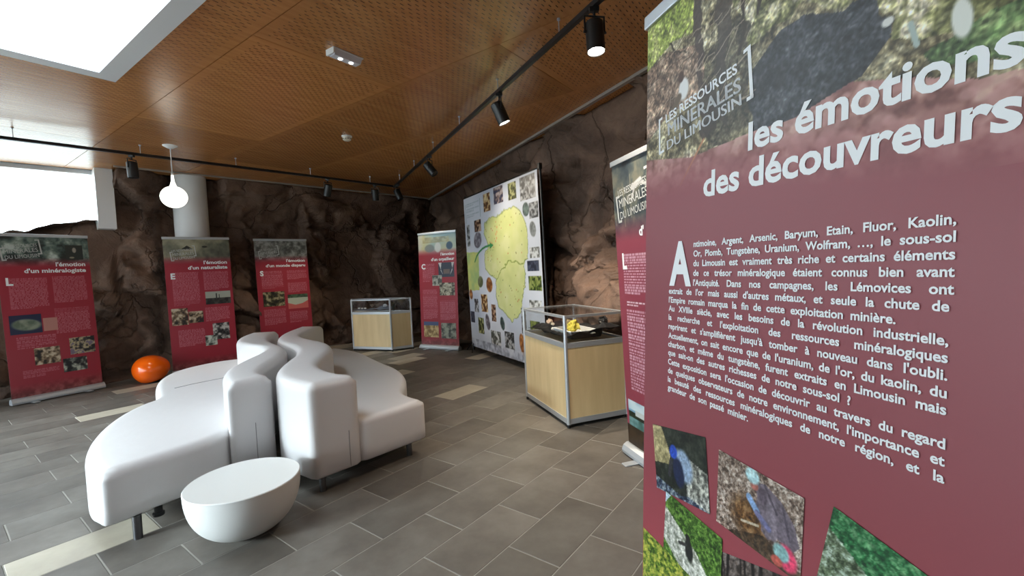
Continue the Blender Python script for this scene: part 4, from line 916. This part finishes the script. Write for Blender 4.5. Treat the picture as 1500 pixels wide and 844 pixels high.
# ------------------------------------------------------------------ showcases
def bar(m, a, b, w):
    a, b = Vector(a), Vector(b); d = (b-a); L_ = d.length; q = d.to_track_quat('Z', 'Y' if abs(d.z) < .5*L_ else 'X').to_matrix().to_4x4()
    m.box(-w/2, w/2, -w/2, w/2, 0, L_, Matrix.Translation(a) @ q)
def showcase(name, plan, z_mid, z_top, label, group='mineral showcases'):
    """plan: ccw polygon, metres"""
    c = sum([Vector(p) for p in plan], Vector((0, 0)))/len(plan); r = empty(name, (c.x, c.y, 0)); tag(r, label, 'display case', group)
    P = [Vector(p)-c for p in plan]; n = len(P); w = .026
    for i in range(n):
        a, b = P[i], P[(i+1) % n]; d = (b-a).normalized(); inn = Vector((-d.y, d.x))
        m = MB().tube((a.x, a.y, .03), (a.x, a.y, z_top), .017, 10); m.build('corner_post', M_alu, r)
        MB().tube((a.x, a.y, 0), (a.x, a.y, .03), .014, 10).build('castor', M_rubber, r)
        for z in (.055, z_mid, z_top-.012):
            h = .045 if z < z_top-.05 else .022
            M = Matrix(((d.x, inn.x, 0, a.x), (d.y, inn.y, 0, a.y), (0, 0, 1, z), (0, 0, 0, 1)))
            MB().box(.012, (b-a).length-.012, -.010, .010, -h/2, h/2, M).build('rail', M_alu, r)
        M = Matrix(((d.x, inn.x, 0, a.x), (d.y, inn.y, 0, a.y), (0, 0, 1, 0), (0, 0, 0, 1)))
        MB().box(.012, (b-a).length-.012, -.004, .008, .07, z_mid-.02, M).build('wood_panel', M_panel, r)
        MB().box(.014, (b-a).length-.014, -.003, .003, z_mid+.02, z_top-.02, M).build('glass_pane', M_glass, r)
    sc = 1-.03/max(p.length for p in P)
    Q = [p*sc for p in P]; m = MB()
    m.add([(p.x, p.y, z_mid-.012) for p in Q]+[(p.x, p.y, z_mid+.004) for p in Q], [tuple(range(n-1, -1, -1)), tuple(range(n, 2*n))]+[(i, (i+1) % n, n+(i+1) % n, n+i) for i in range(n)]); m.build('shelf', M_panel, r)
    m = MB(); m.add([(p.x, p.y, z_top-.010) for p in Q]+[(p.x, p.y, z_top-.004) for p in Q], [tuple(range(n-1, -1, -1)), tuple(range(n, 2*n))]+[(i, (i+1) % n, n+(i+1) % n, n+i) for i in range(n)]); m.build('top_glass', M_glass, r)
    m = MB(); m.add([(p.x*.94, p.y*.94, .03) for p in P]+[(p.x*.94, p.y*.94, .06) for p in P], [tuple(range(n-1, -1, -1)), tuple(range(n, 2*n))]+[(i, (i+1) % n, n+(i+1) % n, n+i) for i in range(n)]); m.build('plinth', M_rubber, r)
    return r
a0 = Vector((.113, 4.785)); a1 = Vector((.436, 3.86)); dr_ = Vector((math.cos(math.radians(21)), math.sin(math.radians(21))))*.60
case = showcase('showcase', [a0, a1, a1+dr_, a0+dr_], .715, .975, 'near display case with maple panels, aluminium frame and black cloth inside, right of the map')
e1 = (a1-a0).normalized(); e2 = dr_.normalized()
def CL(u, v, z=0): p = a0+e1*u+e2*v; return (p.x, p.y, z)
# black cloth
nx, ny = 46, 30; V = []; F = []; Lc = (a1-a0).length
def cloth_z(u, v):
    ed = min(1, min(u-.02, Lc-.02-u, v-.02, .58-v)/.07)
    h = .085+.035*noise.noise(Vector((u*5, v*6, 2)))+.02*noise.noise(Vector((u*14, v*12, 1)))+.09*math.exp(-((u-.93)**2/.012+(v-.42)**2/.08))
    fl = max(0, min(1, (max(abs(u-.70)/.215, abs(v-.24)/.155)-1)/.15))
    return .722+max(.004, h*(.65+.35*ed))*fl+.030*(1-fl)
for i in range(nx+1):
    for j in range(ny+1):
        u = .025+(Lc-.05)*i/nx; v = .025+.55*j/ny
        V.append(CL(u, v, cloth_z(u, v)))
for i in range(nx):
    for j in range(ny): F.append((i*(ny+1)+j, (i+1)*(ny+1)+j, (i+1)*(ny+1)+j+1, i*(ny+1)+j+1))
o = mesh('display_cloth', V, F, M_cloth, None, True); tag(o, 'rumpled black cloth lining the near display case', 'cloth')
# white tray with stones
def stone(name, loc, s, col, seed, label, cat='mineral', rough=.7, group=None, fac=.25, emitm=None):
    me = bpy.data.meshes.new(name); bm = bmesh.new(); bmesh.ops.create_icosphere(bm, subdivisions=3, radius=1)
    for v in bm.verts:
        k = 1+fac*noise.fractal(v.co*1.6+Vector((seed, 0, 0)), 1, 2, 3)+.12*(noise.cell(v.co*2.5+Vector((seed, 0, 0)))-.5); v.co = Vector((v.co.x*s[0], v.co.y*s[1], v.co.z*s[2]))*k
    zz = min(v.co.z for v in bm.verts)
    for v in bm.verts: v.co.z -= zz
    bm.to_mesh(me); bm.free()
    key = name+str(col); m = bpy.data.materials.get(key) or mat(key, col, rough, var=.3, vscale=25, bump=.4, bscale=40, bdist=.003)
    o = link(name, me, m, None, False); o.location = loc; o.rotation_euler = (0, 0, seed)
    if label: tag(o, label, cat, group)
    return o
tr = empty('specimen_tray', CL(.70, .24, .7535), math.atan2(e1.y, e1.x)); tag(tr, 'white rectangular plastic tray on the black cloth in the near display case', 'tray')
m = MB(); l, w_, h, t_ = .19, .13, .062, .006
m.box(-l, l, -w_, w_, 0, t_); m.box(-l, l, -w_, -w_+t_, t_, h); m.box(-l, l, w_-t_, w_, t_, h); m.box(-l, -l+t_, -w_+t_, w_-t_, t_, h); m.box(l-t_, l, -w_+t_, w_-t_, t_, h); m.build('tray_body', M_white, tr)
m = MB(); m.box(-l-.012, l+.012, -w_-.012, -w_, h-.006, h); m.box(-l-.012, l+.012, w_, w_+.012, h-.006, h); m.box(-l-.012, -l, -w_, w_, h-.006, h); m.box(l, l+.012, -w_, w_, h-.006, h); m.build('rim', M_white, tr)
stone('mineral_specimen', CL(0.575, 0.24, .7605), (.055, .05, .06), (.62, .56, .42), 3, 'pale beige rock lying in the white tray')
stone('mineral_specimen', CL(0.72, 0.22, .7605), (.08, .055, .065), (.74, .68, .24), 5, 'bright yellow mineral chunk lying in the white tray', fac=.4)
stone('mineral_specimen', CL(0.82, 0.22, .7605), (.03, .03, .03), (.88, .87, .85), 6, 'small white crystal at the near end of the white tray')
stone('mineral_specimen', CL(0.8, 0.49, cloth_z(0.8, 0.49)+.001), (.05, .045, .045), (.06, .06, .07), 8, 'black hollow geode on the cloth at the right of the near case', rough=.3)
stone('mineral_specimen', CL(0.22, 0.2, cloth_z(0.22, 0.2)+.012), (.04, .035, .035), (.78, .68, .60), 11, 'pinkish stone on the black cloth near the map')
stone('mineral_specimen', CL(0.36, 0.17, cloth_z(0.36, 0.17)+.001), (.022, .02, .016), (.85, .80, .74), 12, 'small cream pebble on the black cloth in the near case')
stone('mineral_specimen', CL(0.38, 0.3, cloth_z(0.38, 0.3)+.012), (.035, .03, .025), (.62, .54, .46), 13, 'brownish stone beside the white tray in the near case')
stone('mineral_specimen', CL(0.6, 0.055, cloth_z(0.6, 0.055)+.001), (.016, .014, .012), (.88, .86, .84), 14, 'tiny white pebble at the glass of the near case')
stone('mineral_specimen', CL(0.925, 0.3, cloth_z(0.925, 0.3)+.001), (.028, .026, .01), (.85, .84, .80), 16, 'flat white stone on the raised cloth of the near case')
# far showcase (corner model)
f0 = Vector((-3.017, 8.457)); f1 = Vector((-2.217, 8.156)); fe = (f1-f0).normalized(); fn = Vector((-fe.y, fe.x))
f2 = f1+fe*.24+fn*.30; f3 = f0-fe*.24+fn*.30
fc = showcase('showcase', [f0, f1, f2, f3], .70, .955, 'far display case with angled ends and maple panels by the back rock wall')
def FL(u, v, z): p = f0+fe*u+fn*v; return (p.x, p.y, z)
V = []; F = []; nx, ny = 30, 12
for i in range(nx+1):
    for j in range(ny+1):
        u = .03+.79*i/nx; v = .02+.24*j/ny; V.append(FL(u, v, .708+.05+.07*math.exp(-((u-.60)**2/.03))*(v/.26)+.02*noise.noise(Vector((u*9, v*9, 5)))))
for i in range(nx):
    for j in range(ny): F.append((i*(ny+1)+j, (i+1)*(ny+1)+j, (i+1)*(ny+1)+j+1, i*(ny+1)+j+1))
o = mesh('display_cloth', V, F, M_bcloth, None, True); tag(o, 'blue-grey cloth draped in the far display case', 'cloth')
for k, (u, lab) in enumerate(((.09, 'leftmost of the three small white stones in the far case'), (.16, 'middle one of the three small white stones in the far case'), (.23, 'rightmost of the three small white stones in the far case'))):
    stone('small_stone', FL(u, .10, .768), (.024, .02, .014), (.85, .84, .82), 20+k, lab, 'stone', group='small stones in the far case')
stone('mineral_specimen', FL(.40, .10, .795), (.045, .036, .032), (.40, .34, .30), 31, 'brown stone in the middle of the far display case')
stone('mineral_specimen', FL(.66, .12, .80), (.04, .04, .03), (.78, .80, .84), 33, 'pale crystal block on the cloth of the far display case')
stone('mineral_specimen', FL(.84, .13, .73), (.03, .03, .06), (.12, .12, .14), 35, 'dark upright stone at the right end of the far display case')

# ------------------------------------------------------------------ ceiling track and spotlights
ZT = 3.0
tp = [Vector((-6.15, 3.70)), Vector((-2.06, 8.36)), Vector((1.55, .85))]
tr = empty('track_rail', (-2.06, 8.36, ZT)); tag(tr, 'black lighting track forming an angle below the plywood ceiling', 'lighting track')
for a, b in ((tp[0], tp[1]), (tp[1], tp[2])):
    a2, b2 = a-tp[1], b-tp[1]; d = (b2-a2).normalized(); n = Vector((-d.y, d.x)); m = MB(); M = Matrix(((d.x, n.x, 0, a2.x), (d.y, n.y, 0, a2.y), (0, 0, 1, 0), (0, 0, 0, 1)))
    m.box(-.017, (b2-a2).length+.017, -.017, .017, -.016, .016, M); m.build('rail', M_black, tr)
    L_ = (b2-a2).length; k = .45
    while k < L_:
        p = a2+d*k; MB().tube((p.x, p.y, .014), (p.x, p.y, HC-ZT), .0035, 6).lathe([(.012, 0), (.012, .012)], 10, c=(p.x, p.y, HC-ZT-.012)).build('suspension_wire', M_alu, tr); k += 1.05
MB().box(-.04, .04, -.04, .04, -.018, .018).build('corner_joint', M_black, tr)
def spot(x, y, aim, lit, label, power=0, size=75, blend=.6, hang=.17, col=(1, .86, .68)):
    r = empty('track_spotlight', (x, y, ZT-.016)); tag(r, label, 'spotlight', 'black cylinder spotlights on the track')
    MB().box(-.03, .03, -.016, .016, -.028, 0, b=.003).build('adapter', M_black, r)
    MB().tube((0, 0, -.028), (0, 0, -.055), .008).build('stem', M_black, r, True)
    z0 = -hang; d = Vector(aim).normalized(); q = d.to_track_quat('-Z', 'Y').to_matrix().to_4x4(); Mx = Matrix.Translation((0, 0, z0)) @ q
    rr = .056; hh = .19
    # yoke keeps vertical: two side arms and a bridge across the tilt axis
    ax = (q @ Vector((1, 0, 0))); ax.z = 0; ax.normalize(); m = MB()
    m.tube(tuple(-ax*(rr+.008)+Vector((0, 0, z0+.02))), tuple(-ax*(rr+.008)+Vector((0, 0, -.055))), .006, 6); m.tube(tuple(ax*(rr+.008)+Vector((0, 0, z0+.02))), tuple(ax*(rr+.008)+Vector((0, 0, -.055))), .006, 6); m.tube(tuple(-ax*(rr+.012)+Vector((0, 0, -.055))), tuple(ax*(rr+.012)+Vector((0, 0, -.055))), .006, 6)
    m.tube(tuple(-ax*(rr+.016)+Vector((0, 0, z0+.02))), tuple(ax*(rr+.016)+Vector((0, 0, z0+.02))), .009, 8); m.build('yoke', M_black, r)
    top_ = .085
    c = MB().lathe([(0, top_), (rr-.008, top_), (rr, top_-.008), (rr, top_-hh), (rr-.004, top_-hh), (rr-.004, top_-hh+.012), (0, top_-hh+.014)], 32, M=Mx); c.build('lamp_housing', M_black, r, True)
    le = MB().lathe([(0, 0), (rr-.006, 0), (rr-.006, .003), (0, .003)], 24, M=Mx @ Matrix.Translation((0, 0, top_-hh+.008))); le.build('lens', M_lens if lit else M_dlens, r)
    if power:
        l = bpy.data.lights.new('spot_beam', 'SPOT'); l.energy = power; l.color = col; l.spot_size = math.radians(size); l.spot_blend = blend; l.shadow_soft_size = .04
        o = bpy.data.objects.new('spot_beam', l); COL.objects.link(o); o.parent = r; o.matrix_local = Mx @ Matrix.Translation((0, 0, top_-hh-.006))
    return r
def tr_at(y, seg=1):
    a, b = tp[seg], tp[seg+1] if seg else tp[1]
    if seg == 0: a, b = tp[0], tp[1]
    k = (y-a.y)/(b.y-a.y); return a.x+(b.x-a.x)*k
spot(tr_at(5.55, 0), 5.55, (.05, .0, -1), 0, 'black spotlight on the left track, nearest the high window', 40)
spot(tr_at(7.40, 0), 7.40, (-.35, .25, -1), 0, 'black spotlight on the left track, above the banner of the vanished world', 40)
spot(tr_at(8.05, 0), 8.05, (-.0, .1, -1), 0, 'black spotlight on the left track, close to its corner', 30)
spot(tr_at(8.12), 8.12, (.45, -.15, -1), 0, 'black spotlight just right of the track corner', 30)
spot(tr_at(6.24), 6.24, (.75, -.25, -1), 0, 'black tilted spotlight on the right track, third from the viewer', 100, 120, 1)
spot(tr_at(4.15), 4.15, (.40, .10, -1), 1, 'black spotlight with glowing lens, second from the viewer', 260, 110, 1)
spot(tr_at(2.86), 2.86, (.02, -.1, -1), 1, 'black spotlight nearest the viewer, bright lens pointing straight down', 160, 110, 1)
spot(tr_at(1.35), 1.35, (.6, .1, -1), 1, 'black spotlight above the foreground banner', 60, 90)

# ------------------------------------------------------------------ pendant
p = empty('pendant_lamp', (-4.16, 5.70, HC)); tag(p, 'lit white opal globe pendant hanging in front of the column', 'pendant lamp')
MB().lathe([(0, -.035), (.03, -.035), (.075, -.008), (.08, 0)], 32).build('ceiling_rose', M_white, p, True)
MB().tube((0, 0, -.03), (0, 0, -.34), .006, 8).build('cord', M_white, p, True)
zc = -.635; rg = .142
prof = [(rg*math.sin(a), zc-rg*.95*math.cos(a)) for a in [math.radians(164*i/20) for i in range(21)]]+[(.027, zc+.165), (.018, zc+.20), (.013, zc+.27)]
prof[0] = (0, prof[0][1]); MB().lathe([q for q in prof], 40).build('globe', M_globe, p, True)
MB().lathe([(.013, zc+.27), (.013, zc+.30), (.0, zc+.31)], 16).build('neck_cap', M_white, p, True)

# emergency light box
g = empty('emergency_light', (-1.02, 3.06, HC), math.radians(8)); g.location = (-1.21, 3.59, HC); g.rotation_euler = (0, 0, ang_c); tag(g, 'small clear emergency light box on the plywood ceiling', 'emergency light')
m = MB(); m.box(-.13, .13, -.055, .055, -.012, 0, b=.004); m.build('base_plate', M_white, g)
m = MB(); v = [(-.12, -.05, -.012), (.12, -.05, -.012), (.12, .05, -.012), (-.12, .05, -.012), (-.115, -.032, -.05), (.115, -.032, -.05), (.115, .032, -.05), (-.115, .032, -.05)]; m.add(v, [(0, 3, 2, 1), (4, 5, 6, 7), (0, 1, 5, 4), (1, 2, 6, 5), (2, 3, 7, 6), (3, 0, 4, 7)]); m.build('diffuser_cover', M_acr, g)
MB().box(-.135, -.118, -.05, .05, -.045, 0, b=.003).build('end_cap', M_white, g)
for xx in (-.045, .05): MB().lathe([(0, -.004), (.016, -.004), (.018, 0), (0, 0)], 16, c=(xx, 0, -.0505)).build('led', mat('led_lit', (1, 1, 1), .3, emit=(1, 1, 1), es=3) if 'led_lit' not in bpy.data.materials else bpy.data.materials['led_lit'], g)
# smoke detector
g = empty('smoke_detector', (-1.945, 5.65, HC)); tag(g, 'round white smoke detector on the plywood ceiling', 'smoke detector')
MB().lathe([(0, -.012), (.06, -.012), (.062, 0)], 32).build('base', M_white, g, True)
MB().lathe([(0, -.055), (.035, -.055), (.048, -.045), (.050, -.012), (0, -.012)], 32).build('head', mat('ivory_plastic', (.86, .84, .78), .5), g, True)
m = MB()
for k in range(10): a = 2*PI*k/10; m.box(-.008, .008, -.002, .002, -.040, -.034, Matrix.Rotation(a, 4, 'Z') @ Matrix.Translation((0, -.050, 0)))
m.build('vent', M_rubber, g)
